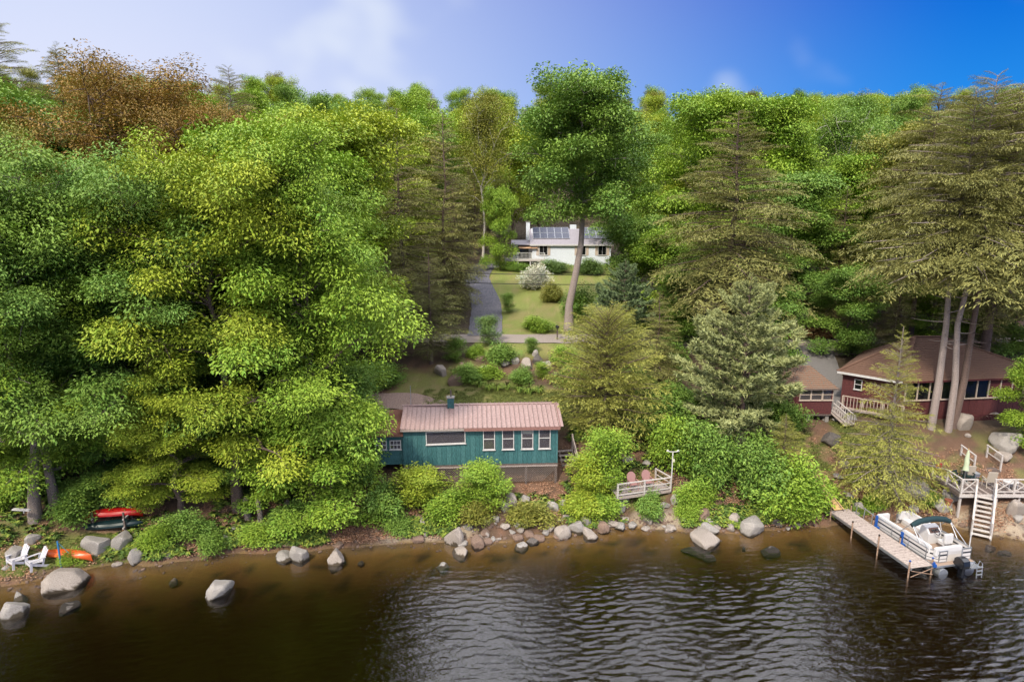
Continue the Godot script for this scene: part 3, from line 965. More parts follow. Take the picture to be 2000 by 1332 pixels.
	plant("mid_b", "leaf_yellow", "bark_brown", "broadleaf_tree", "yellow-green crown at the right picture edge behind the hemlocks", "tree", 51.5, 68.0, 1.0, v3(1.0, 1.12))
	plant("mid_a", "leaf_green", "bark_brown", "broadleaf_tree", "green tree close behind the right end of the white house", "tree", 15.5, 96.0, 0.0, v3(0.9, 0.85))
	plant("maple_low", "leaf_fresh", "bark_brown", "maple_tree", "leafy tree at the right edge beside the red house wall", "tree", 35.6, 44.6, 0.8, v3(0.6, 0.62))
	var belt := [[29.5, 58.6, "maple_low", "leaf_green", 0.8], [33.0, 57.6, "hemlock_mid", "needle_brown", 0.4], [36.6, 58.4, "maple_low", "leaf_fresh", 0.75], [40.5, 57.8, "hemlock_mid", "needle_brown", 0.45], [44.0, 58.6, "maple_low", "leaf_green", 0.85]]
	var belt_words := ["first young tree from the left behind the red house, a leafy one", "second young tree from the left behind the red house, a hemlock", "middle young tree behind the red house, a leafy one", "fourth young tree from the left behind the red house, a hemlock", "rightmost young tree behind the red house, a leafy one"]
	for i in belt.size():
		var q: Array = belt[i]
		plant(q[2], q[3], "bark_brown", "young_tree", belt_words[i], "tree", q[0], q[1], i * 1.7, v3(q[4] * 1.2, q[4]), "young trees behind the red house")
	place_forest()


# the wooded hill: every tree is a thing; what sets it apart is its kind, its row and its place along the row
func place_forest() -> void:
	var r := RandomNumberGenerator.new()
	r.seed = 77
	var list := []
	var d := 67.0
	var row := 0
	while d < 292.0:
		var gap := lerpf(8.0, 15.5, clampf((d - 66.0) / 200.0, 0.0, 1.0))
		var half := d * 0.74 + 7.0
		var x := -half + r.randf() * gap
		while x < half:
			var tx := x + r.randfn(0, gap * 0.18)
			var td := d + r.randfn(0, gap * 0.22)
			x += gap * r.randf_range(0.85, 1.2)
			if (tx > -10.0 and tx < 19.0 and td < 99.0) or (tx > -2.0 and tx < 17.5 and td < 109.0):
				continue
			if td < 72.0 and tx > 19.0 and tx < 36.0:
				continue
			if td < 84.0 and absf(tx - 25.0) < 9.0:
				continue
			if td < 80.0 and tx > -16.0 and tx < -4.0:
				continue
			list.append([tx, td, row])
		d += gap * 0.95
		row += 1
	var styles := [
		["far", "leaf_fresh", "bright green maple", 0.30], ["far", "leaf_yellow", "yellow-green maple", 0.50], ["far", "leaf_green", "mid-green leafy tree", 0.74],
		 ["far", "leaf_olive", "olive leafy tree", 0.84], ["hem", "needle_brown", "brown hemlock", 1.01]]
	var families := {}
	for t in list:
		var q := r.randf()
		var style: Array = styles[0]
		for s in styles:
			if q < s[3]:
				style = s
				break
		var dist: float = t[1]
		var size := r.randf_range(0.56, 0.98)
		var kind := ""
		if style[0] == "hem":
			kind = "hemlock_mid" if dist < 95.0 else "far_hemlock"
		elif dist < 92.0:
			kind = "mid_a" if r.randf() < 0.5 else "mid_b"
		else:
			kind = "far_%d" % (r.randi() % 4)
		var tint: String = style[1]
		var place := Vector3(t[0], 0, -dist)
		var row_name := "at the hill foot" if dist < 95.0 else "low on the hill" if dist < 130.0 else "halfway up the hill" if dist < 185.0 else "high on the hill" if dist < 240.0 else "along the skyline"
		var column: float = t[0] / dist
		var zone := "at the far left" if column < -0.52 else "behind the rust tree" if column < -0.33 else "behind the drooping tree" if column < -0.16 else "above the driveway" if column < 0.0 else "behind the tall maple" if column < 0.2 else "behind the huge hemlock" if column < 0.40 else "above the shed" if column < 0.56 else "at the far right"
		var key: String = style[2] + "|" + row_name + "|" + zone
		if not families.has(key):
			families[key] = []
		families[key].append([column, kind, tint, t[0], dist, size, r.randf() * TAU, r.randf_range(0.9, 1.15)])
	var ordinals := ["first", "second", "third", "fourth", "fifth", "sixth", "seventh", "eighth", "ninth", "tenth", "eleventh", "twelfth"]
	for key in families:
		var f: Array = families[key]
		f.sort_custom(func(a, b): return a[0] < b[0])
		var words: PackedStringArray = key.split("|")
		for i in f.size():
			var t: Array = f[i]
			var label := "%s %s %s" % [words[0], words[1], words[2]]
			if f.size() > 1:
				label = "%s %s %s %s, from the left" % [ordinals[mini(i, 11)], words[0], words[1], words[2]]
			plant(t[1], t[2], "bark_brown", "hemlock_tree" if words[0].ends_with("hemlock") else "maple_tree" if words[0].ends_with("maple") else "broadleaf_tree", label, "tree", t[3], t[4], t[6], v3(t[5] * t[7], t[5]), words[0] + "s on the hill")


func place_shrubs() -> void:
	var g := "bushes along the bank"
	plant("bush_b", "leaf_fresh", "bark_brown", "bush", "big round bright green bush beside the shore end of the dock", "bush", 17.6, 39.7, 0.0, Vector3(1.25, 1.45, 1.1), g)
	plant("bush_b", "leaf_green", "bark_brown", "bush", "tall green bush behind the bright round bush by the dock", "bush", 16.0, 41.0, 1.0, Vector3(1.15, 1.5, 1.0), g)
	plant("bush_b", "leaf_green", "bark_brown", "bush", "big green bush to the right of the lamp post", "bush", 12.6, 42.0, 2.0, Vector3(1.2, 1.5, 1.0), g)
	plant("bush_b", "leaf_fresh", "bark_brown", "bush", "bright green bush right behind the lamp post", "bush", 11.0, 43.0, 2.6, Vector3(0.95, 1.35, 0.9), g)
	plant("bush_a", "leaf_fresh", "bark_brown", "bush", "leafy bush under the right corner of the small deck", "bush", 11.6, 40.2, 0.4, Vector3(0.9, 0.8, 0.7), g)
	plant("bush_a", "leaf_green", "bark_brown", "bush", "leafy bush below the front of the small deck", "bush", 8.6, 39.9, 1.4, Vector3(0.95, 0.6, 0.6), g)
	plant("bush_c", "leaf_fresh", "bark_brown", "bush", "small bush above the sandy landing below the small deck", "bush", 10.9, 39.3, 2.4, Vector3(0.7, 0.7, 0.6), g)
	plant("sapling", "leaf_fresh", "bark_grey", "sapling", "bright sapling left of the small deck", "bush", 6.1, 41.2, 0.0, v3(1.05, 1.0), g)
	plant("sapling", "leaf_yellow", "bark_grey", "sapling", "yellow-green sapling between the cabin and the small deck", "bush", 4.9, 40.6, 1.0, v3(0.85, 0.7), g)
	plant("bush_a", "leaf_yellow", "bark_grey", "bush", "yellowish bush at the right corner of the lattice", "bush", 4.2, 39.5, 2.0, Vector3(0.9, 0.65, 0.8), g)
	plant("bush_a", "leaf_fresh", "bark_grey", "bush", "bright bush above the boulders right of the lattice", "bush", 5.4, 39.6, 2.9, Vector3(0.9, 0.65, 0.7), g)
	plant("bush_c", "leaf_olive", "bark_grey", "bush", "grey-green willow bush at the water under the lattice", "bush", 1.2, 38.5, 0.0, Vector3(1.3, 0.95, 0.8), g)
	plant("bush_c", "leaf_olive", "bark_grey", "bush", "grey-green willow bush left of the one under the lattice", "bush", -1.9, 38.4, 1.0, Vector3(1.1, 0.85, 0.8), g)
	plant("sapling", "leaf_fresh", "bark_grey", "sapling", "bright sapling in front of the middle of the green cabin", "bush", -1.7, 39.5, 2.0, v3(1.0, 0.66), g)
	plant("sapling", "leaf_yellow", "bark_grey", "sapling", "yellow-green sapling below the cabin's picture window", "bush", -5.7, 39.4, 3.0, v3(1.0, 0.62), g)
	plant("bush_a", "leaf_fresh", "bark_grey", "bush", "bright bush under the left half of the green cabin", "bush", -3.8, 39.0, 0.8, Vector3(1.15, 0.72, 0.8), g)
	plant("bush_a", "leaf_green", "bark_grey", "bush", "green bush at the left end of the green cabin", "bush", -8.0, 39.0, 1.8, Vector3(1.15, 0.85, 0.9), g)
	plant("bush_c", "leaf_green", "bark_grey", "bush", "small bush on the sandy edge left of the green cabin", "bush", -6.9, 37.8, 2.8, Vector3(0.75, 0.7, 0.6), g)
	plant("bush_a", "leaf_green", "bark_grey", "bush", "green bush on the bank right of the kayaks", "bush", -18.9, 36.4, 0.0, Vector3(1.0, 0.75, 0.7), g)
	plant("bush_c", "leaf_fresh", "bark_grey", "bush", "bright bush at the water right of the lichened boulder", "bush", -20.0, 35.5, 1.2, Vector3(0.9, 0.9, 0.7), g)
	plant("bush_c", "leaf_green", "bark_grey", "bush", "low bush on the leaf-strewn point of the left bank", "bush", -17.2, 35.9, 2.2, Vector3(1.0, 0.7, 0.6), g)
	plant("bush_c", "leaf_fresh", "bark_grey", "bush", "low bright bush left of the two shore boulders", "bush", -14.8, 36.6, 3.2, Vector3(1.0, 0.7, 0.7), g)
	plant("bush_a", "leaf_green", "bark_grey", "bush", "green bush behind the two shore boulders", "bush", -12.9, 37.6, 0.5, Vector3(1.0, 0.8, 0.7), g)
	plant("bush_a", "leaf_green", "bark_grey", "bush", "green bush at the left end of the kayak rack", "bush", -25.2, 36.7, 1.5, Vector3(1.1, 0.9, 0.8), g)
	plant("bush_a", "leaf_green", "bark_grey", "bush", "green bush behind the leaning trunks", "bush", -28.9, 38.0, 2.5, Vector3(1.3, 1.2, 1.0), g)
	plant("bush_a", "leaf_fresh", "bark_grey", "bush", "bright bush left of the leaning trunks", "bush", -30.3, 36.6, 2.9, Vector3(1.0, 0.9, 0.8), g)
	plant("bush_a", "leaf_green", "bark_grey", "bush", "green bush in the shade behind the kayak rack", "bush", -22.9, 38.6, 0.5, Vector3(1.3, 1.0, 1.0), g)
	plant("bush_c", "leaf_fresh", "bark_grey", "bush", "small bush in front of the orange kayak", "bush", -24.2, 34.1, 0.5, Vector3(0.55, 0.55, 0.4), g)
	plant("bush_c", "leaf_fresh", "bark_grey", "bush", "small bush at the foot of the big boulder by the dock", "bush", 23.4, 40.7, 0.5, Vector3(0.7, 0.75, 0.5), g)
	plant("bush_c", "leaf_green", "bark_grey", "bush", "small bush under the deck boulders behind the boat", "bush", 26.8, 40.9, 1.5, Vector3(0.8, 0.7, 0.5), g)
	plant("bush_c", "leaf_fresh", "bark_grey", "bush", "little bush on the bank above the dock ramp", "bush", 20.7, 41.4, 2.5, Vector3(0.45, 0.5, 0.4), g)
	plant("bush_c", "leaf_fresh", "bark_grey", "bush", "little bush left of the young hemlock's trunk", "bush", 22.8, 42.6, 3.5, Vector3(0.5, 0.45, 0.4), g)
	plant("bush_b", "leaf_green", "bark_brown", "bush", "dark green bush between the cedar and the white pine", "bush", 10.5, 46.5, 0.0, Vector3(1.3, 1.0, 1.0), g)
	plant("bush_b", "leaf_green", "bark_brown", "bush", "green bush in front of the white pine's trunk", "bush", 14.4, 44.0, 1.0, Vector3(1.0, 0.85, 0.9), g)
	plant("bush_b", "leaf_green", "bark_brown", "bush", "green bush beside the shed's left wall", "bush", 19.6, 47.2, 2.0, Vector3(0.9, 1.0, 0.8), g)
	plant("bush_b", "leaf_green", "bark_brown", "bush", "dark bush on the slope right behind the cedar", "bush", 9.6, 52.0, 1.0, Vector3(1.3, 1.0, 1.2), g)
	plant("bush_b", "leaf_green", "bark_brown", "bush", "green bush in the gap between cedar and white pine", "bush", 12.6, 49.5, 2.0, Vector3(1.2, 0.9, 1.1), g)
	plant("bush_b", "leaf_green", "bark_brown", "bush", "dark bush behind the white pine, left of the gravel drive", "bush", 19.3, 51.5, 3.0, Vector3(1.2, 1.1, 1.1), g)
	plant("bush_b", "leaf_green", "bark_brown", "bush", "green bush at the road above the white pine", "bush", 13.2, 56.5, 4.0, Vector3(1.3, 0.9, 1.1), g)
	plant("bush_b", "leaf_green", "bark_brown", "bush", "dark bush left of the dirt path behind the cabin", "bush", -11.0, 54.0, 4.0, Vector3(1.3, 0.8, 1.1), g)
	var w := "plants on the stone bank below the road"
	var spots := [[-4.9, 57.4, "sapling", "leaf_green", 0.6], [-3.3, 58.3, "bush_a", "leaf_fresh", 0.6], [-0.9, 57.6, "bush_c", "leaf_green", 1.15], [1.7, 58.6, "sapling", "leaf_green", 0.4], [4.6, 57.2, "bush_a", "leaf_fresh", 0.85], [-3.6, 55.0, "bush_a", "leaf_green", 0.85], [-1.9, 55.3, "bush_c", "leaf_fresh", 0.9], [0.7, 54.7, "bush_a", "leaf_green", 0.7], [2.5, 55.2, "sapling", "leaf_fresh", 0.4], [4.9, 54.6, "bush_c", "leaf_green", 1.25]]
	var where := ["leftmost bush on top of the stone bank", "second bush from the left on top of the stone bank", "middle bush on top of the stone bank", "fourth bush from the left on top of the stone bank", "rightmost bush on top of the stone bank", "leftmost bush at the foot of the stone bank", "second bush from the left at the foot of the stone bank", "middle bush at the foot of the stone bank", "fourth bush from the left at the foot of the stone bank", "rightmost bush at the foot of the stone bank"]
	for i in spots.size():
		var s: Array = spots[i]
		plant(s[2], s[3], "bark_brown", "bush", where[i], "bush", s[0], s[1], i * 1.1, v3(s[4], s[4] * 0.85), w)
	var h := "bushes around the white house"
	plant("bush_b", "blossom", "bark_brown", "blossom_bush", "round bush covered in white blossom on the sloping lawn", "bush", 2.9, 82.5, 0.0, Vector3(1.0, 1.1, 1.0), h)
	plant("bush_b", "leaf_olive", "bark_brown", "bush", "olive bush on the lawn right of the white blossom", "bush", 4.6, 77.6, 1.0, Vector3(0.8, 0.8, 0.8), h)
	plant("bush_b", "leaf_fresh", "bark_brown", "bush", "low bright bush beside the mailbox on the road", "bush", 2.5, 66.0, 2.0, Vector3(1.0, 0.55, 0.7), h)
	plant("bush_b", "leaf_blue", "bark_brown", "bush", "grey-green bush against the front wall of the white house", "bush", 5.6, 91.0, 2.0, Vector3(1.2, 0.62, 1.0), h)
	plant("bush_b", "leaf_blue", "bark_brown", "bush", "grey-green bush right of the long pale trunk at the white house", "bush", 10.4, 90.5, 3.0, Vector3(1.0, 0.8, 1.0), h)
	plant("bush_c", "leaf_green", "bark_brown", "bush", "low green bush under the white house's porch", "bush", 0.9, 91.5, 3.0, Vector3(1.5, 0.6, 1.0), h)
	plant("sapling", "leaf_blue", "bark_grey", "sapling", "thin grey-green shrub where the driveway meets the road", "bush", -2.1, 60.6, 1.0, v3(0.75, 0.62), h)
	plant("bush_a", "leaf_green", "bark_brown", "bush", "green bush behind the long pale trunk", "bush", 6.9, 71.0, 1.0, Vector3(1.2, 1.6, 1.2), h)
	plant("sapling", "leaf_green", "bark_grey", "sapling", "tiny shrub standing alone on the sloping lawn", "bush", -0.4, 72.0, 1.0, v3(0.5, 0.5), h)


# ---------------------------------------------------------------- buildings

func make_paints() -> void:
	patchy("teal_paint", [[0.2, Color(0.14, 0.29, 0.30)], [0.5, Color(0.17, 0.34, 0.345)], [0.8, Color(0.21, 0.39, 0.395)]], 0.6, 0.7, 61, 0.4, Vector3(2.5, 0.5, 1))
	patchy("teal_paint_worn", [[0.2, Color(0.16, 0.31, 0.32)], [0.55, Color(0.20, 0.37, 0.375)], [0.85, Color(0.27, 0.43, 0.43)]], 0.7, 0.75, 62, 0.4, Vector3(2.5, 0.5, 1))
	patchy("pink_metal", [[0.2, Color(0.49, 0.395, 0.375)], [0.5, Color(0.54, 0.445, 0.425)], [0.8, Color(0.59, 0.50, 0.48)]], 0.5, 0.5, 63)
	patchy("pink_trim", [[0.2, Color(0.44, 0.31, 0.28)], [0.8, Color(0.52, 0.38, 0.35)]], 0.6, 0.7, 64)
	patchy("brown_roof", [[0.2, Color(0.38, 0.24, 0.19)], [0.8, Color(0.50, 0.33, 0.27)]], 0.9, 0.9, 65)
	patchy("white_paint", [[0.2, Color(0.66, 0.64, 0.63)], [0.6, Color(0.73, 0.72, 0.71)], [0.9, Color(0.77, 0.76, 0.76)]], 0.8, 0.6, 66)
	patchy("house_white", [[0.2, Color(0.73, 0.75, 0.78)], [0.6, Color(0.78, 0.80, 0.83)], [0.9, Color(0.82, 0.84, 0.86)]], 0.5, 0.7, 67)
	patchy("cream_paint", [[0.2, Color(0.62, 0.55, 0.50)], [0.8, Color(0.72, 0.66, 0.60)]], 0.8, 0.7, 68)
	patchy("red_paint", [[0.2, Color(0.25, 0.10, 0.10)], [0.5, Color(0.30, 0.13, 0.13)], [0.8, Color(0.36, 0.17, 0.165)]], 0.7, 0.75, 69, 0.3)
	patchy("maroon_paint", [[0.2, Color(0.26, 0.09, 0.10)], [0.8, Color(0.35, 0.14, 0.15)]], 0.9, 0.8, 70)
	patchy("shingle_a", [[0.2, Color(0.31, 0.22, 0.18)], [0.5, Color(0.38, 0.28, 0.225)], [0.8, Color(0.46, 0.35, 0.29)]], 1.6, 0.95, 71, 2.0)
	patchy("shingle_b", [[0.2, Color(0.33, 0.235, 0.19)], [0.5, Color(0.41, 0.295, 0.24)], [0.8, Color(0.46, 0.36, 0.30)]], 1.9, 0.95, 72, 2.0)
	patchy("shingle_moss", [[0.2, Color(0.33, 0.34, 0.31)], [0.45, Color(0.44, 0.42, 0.38)], [0.55, Color(0.50, 0.35, 0.26)], [0.85, Color(0.47, 0.30, 0.22)]], 1.1, 0.95, 73, 2.0)
	patchy("roof_grey", [[0.2, Color(0.52, 0.50, 0.53)], [0.8, Color(0.60, 0.58, 0.61)]], 0.8, 0.9, 74)
	patchy("grey_wood", [[0.2, Color(0.46, 0.41, 0.39)], [0.5, Color(0.57, 0.52, 0.49)], [0.8, Color(0.66, 0.61, 0.58)]], 1.2, 0.9, 75, 0.5, Vector3(1, 1, 0.3))
	patchy("pale_wood", [[0.2, Color(0.60, 0.56, 0.54)], [0.5, Color(0.68, 0.65, 0.63)], [0.8, Color(0.74, 0.72, 0.70)]], 1.2, 0.85, 76, 0.5)
	patchy("dark_wood", [[0.2, Color(0.27, 0.23, 0.22)], [0.5, Color(0.36, 0.31, 0.29)], [0.8, Color(0.44, 0.39, 0.36)]], 1.2, 0.9, 77, 0.5)
	patchy("plywood", [[0.2, Color(0.66, 0.53, 0.33)], [0.8, Color(0.74, 0.61, 0.41)]], 0.8, 0.8, 78)
	patchy("concrete", [[0.2, Color(0.45, 0.43, 0.41)], [0.8, Color(0.56, 0.54, 0.52)]], 1.0, 0.9, 79)
	mat("glass_dark", Color(0.07, 0.075, 0.085), 0.06)
	var pane := mat("glass", Color(0.12, 0.13, 0.14, 0.08), 0.04)
	pane.transparency = BaseMaterial3D.TRANSPARENCY_ALPHA
	mat("curtain", Color(0.29, 0.265, 0.275), 0.9)
	mat("blind", Color(0.68, 0.67, 0.63), 0.9)
	mat("solar_cell", Color(0.13, 0.15, 0.24), 0.25)
	mat("alu", Color(0.70, 0.71, 0.73), 0.35, 0.8)
	mat("awning", Color(0.72, 0.58, 0.46), 0.9)


# a window set on a wall: the frame is the part, its panes (and a curtain or blind) are sub-parts; at = middle, local x right, y up, z out of the wall
func window(parent: Node3D, at: Vector3, w: float, h: float, nx: int, ny: int, frame: Material, back: Material, turn := Basis(), rim := 0.05, behind := "curtain") -> MeshInstance3D:
	var s := Shape.new()
	var t := 0.07
	s.box(Transform3D(Basis.from_scale(Vector3(rim, h, t)), Vector3(-w * 0.5 + rim * 0.5, 0, 0)))
	s.box(Transform3D(Basis.from_scale(Vector3(rim, h, t)), Vector3(w * 0.5 - rim * 0.5, 0, 0)))
	s.box(Transform3D(Basis.from_scale(Vector3(w - 2 * rim, rim, t)), Vector3(0, h * 0.5 - rim * 0.5, 0)))
	s.box(Transform3D(Basis.from_scale(Vector3(w - 2 * rim, rim, t)), Vector3(0, -h * 0.5 + rim * 0.5, 0)))
	s.box(Transform3D(Basis.from_scale(Vector3(w + 0.08, 0.035, 0.11)), Vector3(0, -h * 0.5 - 0.02, 0.02)))
	var pw := (w - 2 * rim) / nx
	var ph := (h - 2 * rim) / ny
	for i in range(1, nx):
		s.box(Transform3D(Basis.from_scale(Vector3(0.028, h - 2 * rim, t * 0.8)), Vector3(-w * 0.5 + rim + pw * i, 0, 0)))
	for j in range(1, ny):
		s.box(Transform3D(Basis.from_scale(Vector3(w - 2 * rim, 0.04, t * 0.9)), Vector3(0, -h * 0.5 + rim + ph * j, 0)))
	var o := put("window", s.mesh(), frame, parent, Transform3D(turn, at + turn.z * t * 0.5))
	for i in nx:
		for j in ny:
			bx("pane", Vector3(-w * 0.5 + rim + pw * (i + 0.5), -h * 0.5 + rim + ph * (j + 0.5), -0.005), Vector3(pw - 0.012, ph - 0.012, 0.008), M.glass if back else M.glass_dark, o)
	if back:
		bx(behind, Vector3(0, 0, -0.028), Vector3(w - 2 * rim, h - 2 * rim, 0.008), back, o)
	return o


func rail(parent: Node3D, a: Vector3, b: Vector3, height: float, m: Material, posts: int, rails: Array, balusters := 0, post_w := 0.09) -> void:
	for i in posts:
		var p := a.lerp(b, float(i) / maxi(1, posts - 1))
		bx("post", p + Vector3(0, height * 0.5, 0), Vector3(post_w, height, post_w), m, parent)
	for k in rails:
		bar("rail", a + Vector3(0, height * k, 0), b + Vector3(0, height * k, 0), 0.045 if k < 0.95 else 0.10, 0.07 if k < 0.95 else 0.05, m, parent)
	for i in balusters:
		var p := a.lerp(b, (i + 0.5) / balusters)
		bx("baluster", p + Vector3(0, height * 0.5, 0), Vector3(0.04, height * 0.86, 0.035), m, parent)


func make_cabin() -> void:
	var c := thing("green_cabin", "teal green lakeside cabin with pink metal roof on lattice skirting", "cabin", Vector3(-6.93, 3.15, -40.95), 0.058)
	var len_ := 9.9
	var deep := 4.8
	bx("floor", Vector3(len_ * 0.5, -0.08, -deep * 0.5), Vector3(len_, 0.16, deep), M.dark_wood, c)
	# front: upright boards with real gaps between them, each a board
	var board_w := 0.305
	var n := int(len_ / board_w)
	bx("wall", Vector3(len_ * 0.5, 1.25, -deep * 0.5), Vector3(len_ - 0.06, 2.5, deep - 0.06), M.teal_paint, c)
	for i in n + 1:
		var w := minf(board_w, len_ - i * board_w)
		bx("board", Vector3(i * board_w + w * 0.5, 1.24, 0.0), Vector3(w - 0.014, 2.5, 0.024 + 0.006 * (i % 3)), M.teal_paint if (i * 7) % 5 < 3 else M.teal_paint_worn, c)
	for i in int(deep / board_w):
		bx("board", Vector3(len_ - 0.012, 1.24, -(i + 0.5) * board_w - 0.08), Vector3(0.03, 2.5, board_w - 0.014), M.teal_paint, c)
	# gable ends
	for x in [0.02, len_ - 0.02]:
		var g := Shape.new()
		g.prism(PackedVector2Array([Vector2(0, 0), Vector2(deep, 0), Vector2(deep - 2.4, 0.68), Vector2(2.4, 0.68)]), 0.06, Transform3D(Basis(Vector3(0, 0, -1), Vector3.UP, Vector3(1, 0, 0)), Vector3(x, 2.5, 0)))
		put("gable", g.mesh(), M.teal_paint, c)
	# roof: ribbed metal panels, front and back
	for side in [1.0, -1.0]:
		var eave := Vector3(0, 2.50, 0.32) if side > 0 else Vector3(0, 2.46, -deep - 0.3)
		var ridge := Vector3(0, 3.20, -2.4)
		var run := ridge - eave
		var z := run.normalized()
		var up := Vector3(1, 0, 0).cross(z) if side < 0 else z.cross(Vector3(1, 0, 0))
		up = -up if up.y < 0 else up
		var sheet := Shape.new()
		var pw := 0.286
		var l := run.length()
		sheet.box(Transform3D(Basis(Vector3(pw, 0, 0), up * 0.02, z * l), run * 0.5))
		sheet.box(Transform3D(Basis(Vector3(0.04, 0, 0), up * 0.075, z * l), run * 0.5 + up * 0.022 + Vector3(-pw * 0.5 + 0.02, 0, 0)))
		var m := sheet.mesh()
		var sag := 0.0
		for i in 34:
			sag = 0.05 * sin(PI * i / 12.0) if i < 12 else 0.0
			put("roof_panel", m, M.pink_metal, c, Transform3D(Basis(), eave + Vector3(-0.12 + (i + 0.5) * 0.304, 0.05 - sag, 0)))
	bx("ridge_cap", Vector3(len_ * 0.5, 3.265, -2.4), Vector3(10.36, 0.05, 0.26), M.pink_metal, c)
	bx("fascia", Vector3(6.95, 2.44, 0.33), Vector3(6.1, 0.20, 0.04), M.pink_trim, c)
	bx("fascia", Vector3(1.9, 2.45, 0.32), Vector3(4.0, 0.12, 0.04), M.grey_wood, c)
	bx("soffit", Vector3(len_ * 0.5, 2.47, 0.16), Vector3(len_ + 0.1, 0.03, 0.3), M.dark_wood, c)
	bx("fascia", Vector3(len_ + 0.11, 2.86, -1.0), Vector3(0.04, 0.14, 2.75), M.pink_trim, c, Basis(Vector3.RIGHT, 0.26))
	var ch := bx("chimney", Vector3(3.0, 3.35, -2.2), Vector3(0.42, 0.95, 0.42), M.teal_paint, c)
	ch.name = "chimney"
	bx("chimney_cap", Vector3(3.0, 3.85, -2.2), Vector3(0.52, 0.06, 0.52), M.concrete, c)
	bx("chimney_band", Vector3(3.0, 3.62, -2.2), Vector3(0.45, 0.03, 0.45), M.teal_paint_worn, c)
	bx("stove_pipe", Vector3(3.02, 4.1, -2.2), Vector3(0.09, 0.45, 0.09), M.dark_wood, c)
	bx("aerial", Vector3(0.35, 3.8, -2.5), Vector3(0.03, 1.6, 0.03), M.alu, c)
	window(c, Vector3(2.72, 1.86, 0.02), 2.5, 0.86, 1, 1, M.white_paint, M.curtain, Basis(Vector3.BACK, 0.02))
	var k := 0
	for x in [5.47, 6.69, 7.92, 9.03]:
		var w := window(c, Vector3(x, 1.70, 0.02), 0.76, 1.44, 1, 2, M.white_paint, M.curtain)
		if k == 2:
			bx("blind", Vector3(0, 0.46, -0.02), Vector3(0.6, 0.34, 0.006), M.blind, w)
		k += 1
	# the low wing on the left, clapboarded
	var wing := Vector3(-1.85, 0, -0.25)
	bx("wall", wing + Vector3(0.93, 1.05, -1.7), Vector3(1.82, 2.1, 3.4), M.teal_paint, c)
	for i in 15:
		bx("clapboard", wing + Vector3(0.93, 0.09 + i * 0.14, 0.018), Vector3(1.84, 0.135, 0.024), M.teal_paint if i % 3 else M.teal_paint_worn, c, Basis(Vector3.RIGHT, -0.06))
	bx("wing_roof", wing + Vector3(0.75, 2.42, -1.3), Vector3(2.3, 0.08, 3.4), M.brown_roof, c, Basis(Vector3.RIGHT, 0.16))
	bx("fascia", wing + Vector3(0.75, 2.1, 0.40), Vector3(2.3, 0.17, 0.05), M.brown_roof, c)
	window(c, wing + Vector3(1.36, 1.36, 0.05), 0.72, 0.62, 3, 2, M.white_paint, M.curtain)
	window(c, wing + Vector3(0.45, 1.36, 0.05), 0.72, 0.62, 3, 2, M.white_paint, M.curtain)
	# lattice skirt and piers
	var lat := Shape.new()
	var step := 0.15
	var low := -1.3
	var x := -1.4
	while x < len_ + 0.2:
		for s in [1.0, -1.0]:
			var a := Vector3(x, -0.16, -0.06 + s * 0.008)
			var b := Vector3(x + s * 1.14, low, -0.06 + s * 0.008)
			if b.x < 0.0 or b.x > len_:
				var e := 0.0 if b.x < 0.0 else len_
				if (a.x - e) * (b.x - e) >= 0.0 and (a.x < 0.0 or a.x > len_):
					x += 0.0
				else:
					b = a.lerp(b, (e - a.x) / (b.x - a.x))
			if a.x < 0.0 or a.x > len_:
				var e2 := 0.0 if a.x < 0.0 else len_
				if (b.x - e2) * (1.0 if a.x < e2 else -1.0) > 0.02:
					a = a.lerp(b, (e2 - a.x) / (b.x - a.x))
				else:
					continue
			if a.distance_to(b) > 0.05:
				lat.box(bar_tf(a, b, 0.032, 0.008, Vector3.BACK.cross((b - a).normalized())))
		x += step
	var lattice := put("lattice", lat.mesh(), M.grey_wood, c)
	lattice.set_meta("kind", "stuff")
	for i in 6:
		bx("pier", Vector3(0.1 + i * (len_ - 0.2) / 5.0, -0.86, -0.16), Vector3(0.14, 1.4, 0.14), M.dark_wood, c)
		bx("pier", Vector3(0.1 + i * (len_ - 0.2) / 5.0, -0.5, -deep + 0.3), Vector3(0.2, 0.85, 0.2), M.dark_wood, c)
	bx("sill_beam", Vector3(len_ * 0.5, -0.20, -0.02), Vector3(len_, 0.10, 0.05), M.grey_wood, c)
	# back skirting closes the dark space under the floor
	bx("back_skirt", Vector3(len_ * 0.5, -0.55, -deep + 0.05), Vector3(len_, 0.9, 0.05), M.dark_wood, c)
	# steps at the right end
	var s := thing("wooden_steps", "grey wooden steps with handrail at the right end of the green cabin", "steps", Vector3(3.35, 2.0, -42.6), 0.2)
	for i in 5:
		bx("tread", Vector3(0.55 - i * 0.02, 0.16 + i * 0.22, -0.1 - i * 0.27), Vector3(1.0, 0.045, 0.27), M.grey_wood, s)
	for q in [0.1, 1.02]:
		bar("stringer", Vector3(q, -0.05, 0.1), Vector3(q, 1.05, -1.3), 0.045, 0.2, M.grey_wood, s)
	bar("handrail", Vector3(1.05, 0.95, 0.15), Vector3(1.05, 2.05, -1.35), 0.08, 0.05, M.grey_wood, s)
	bar("handrail", Vector3(1.05, 0.55, 0.15), Vector3(1.05, 1.65, -1.35), 0.06, 0.04, M.grey_wood, s)
	bx("post", Vector3(1.05, 0.38, 0.12), Vector3(0.1, 1.3, 0.1), M.grey_wood, s)
	bx("post", Vector3(1.05, 1.45, -1.3), Vector3(0.1, 1.4, 0.1), M.grey_wood, s)


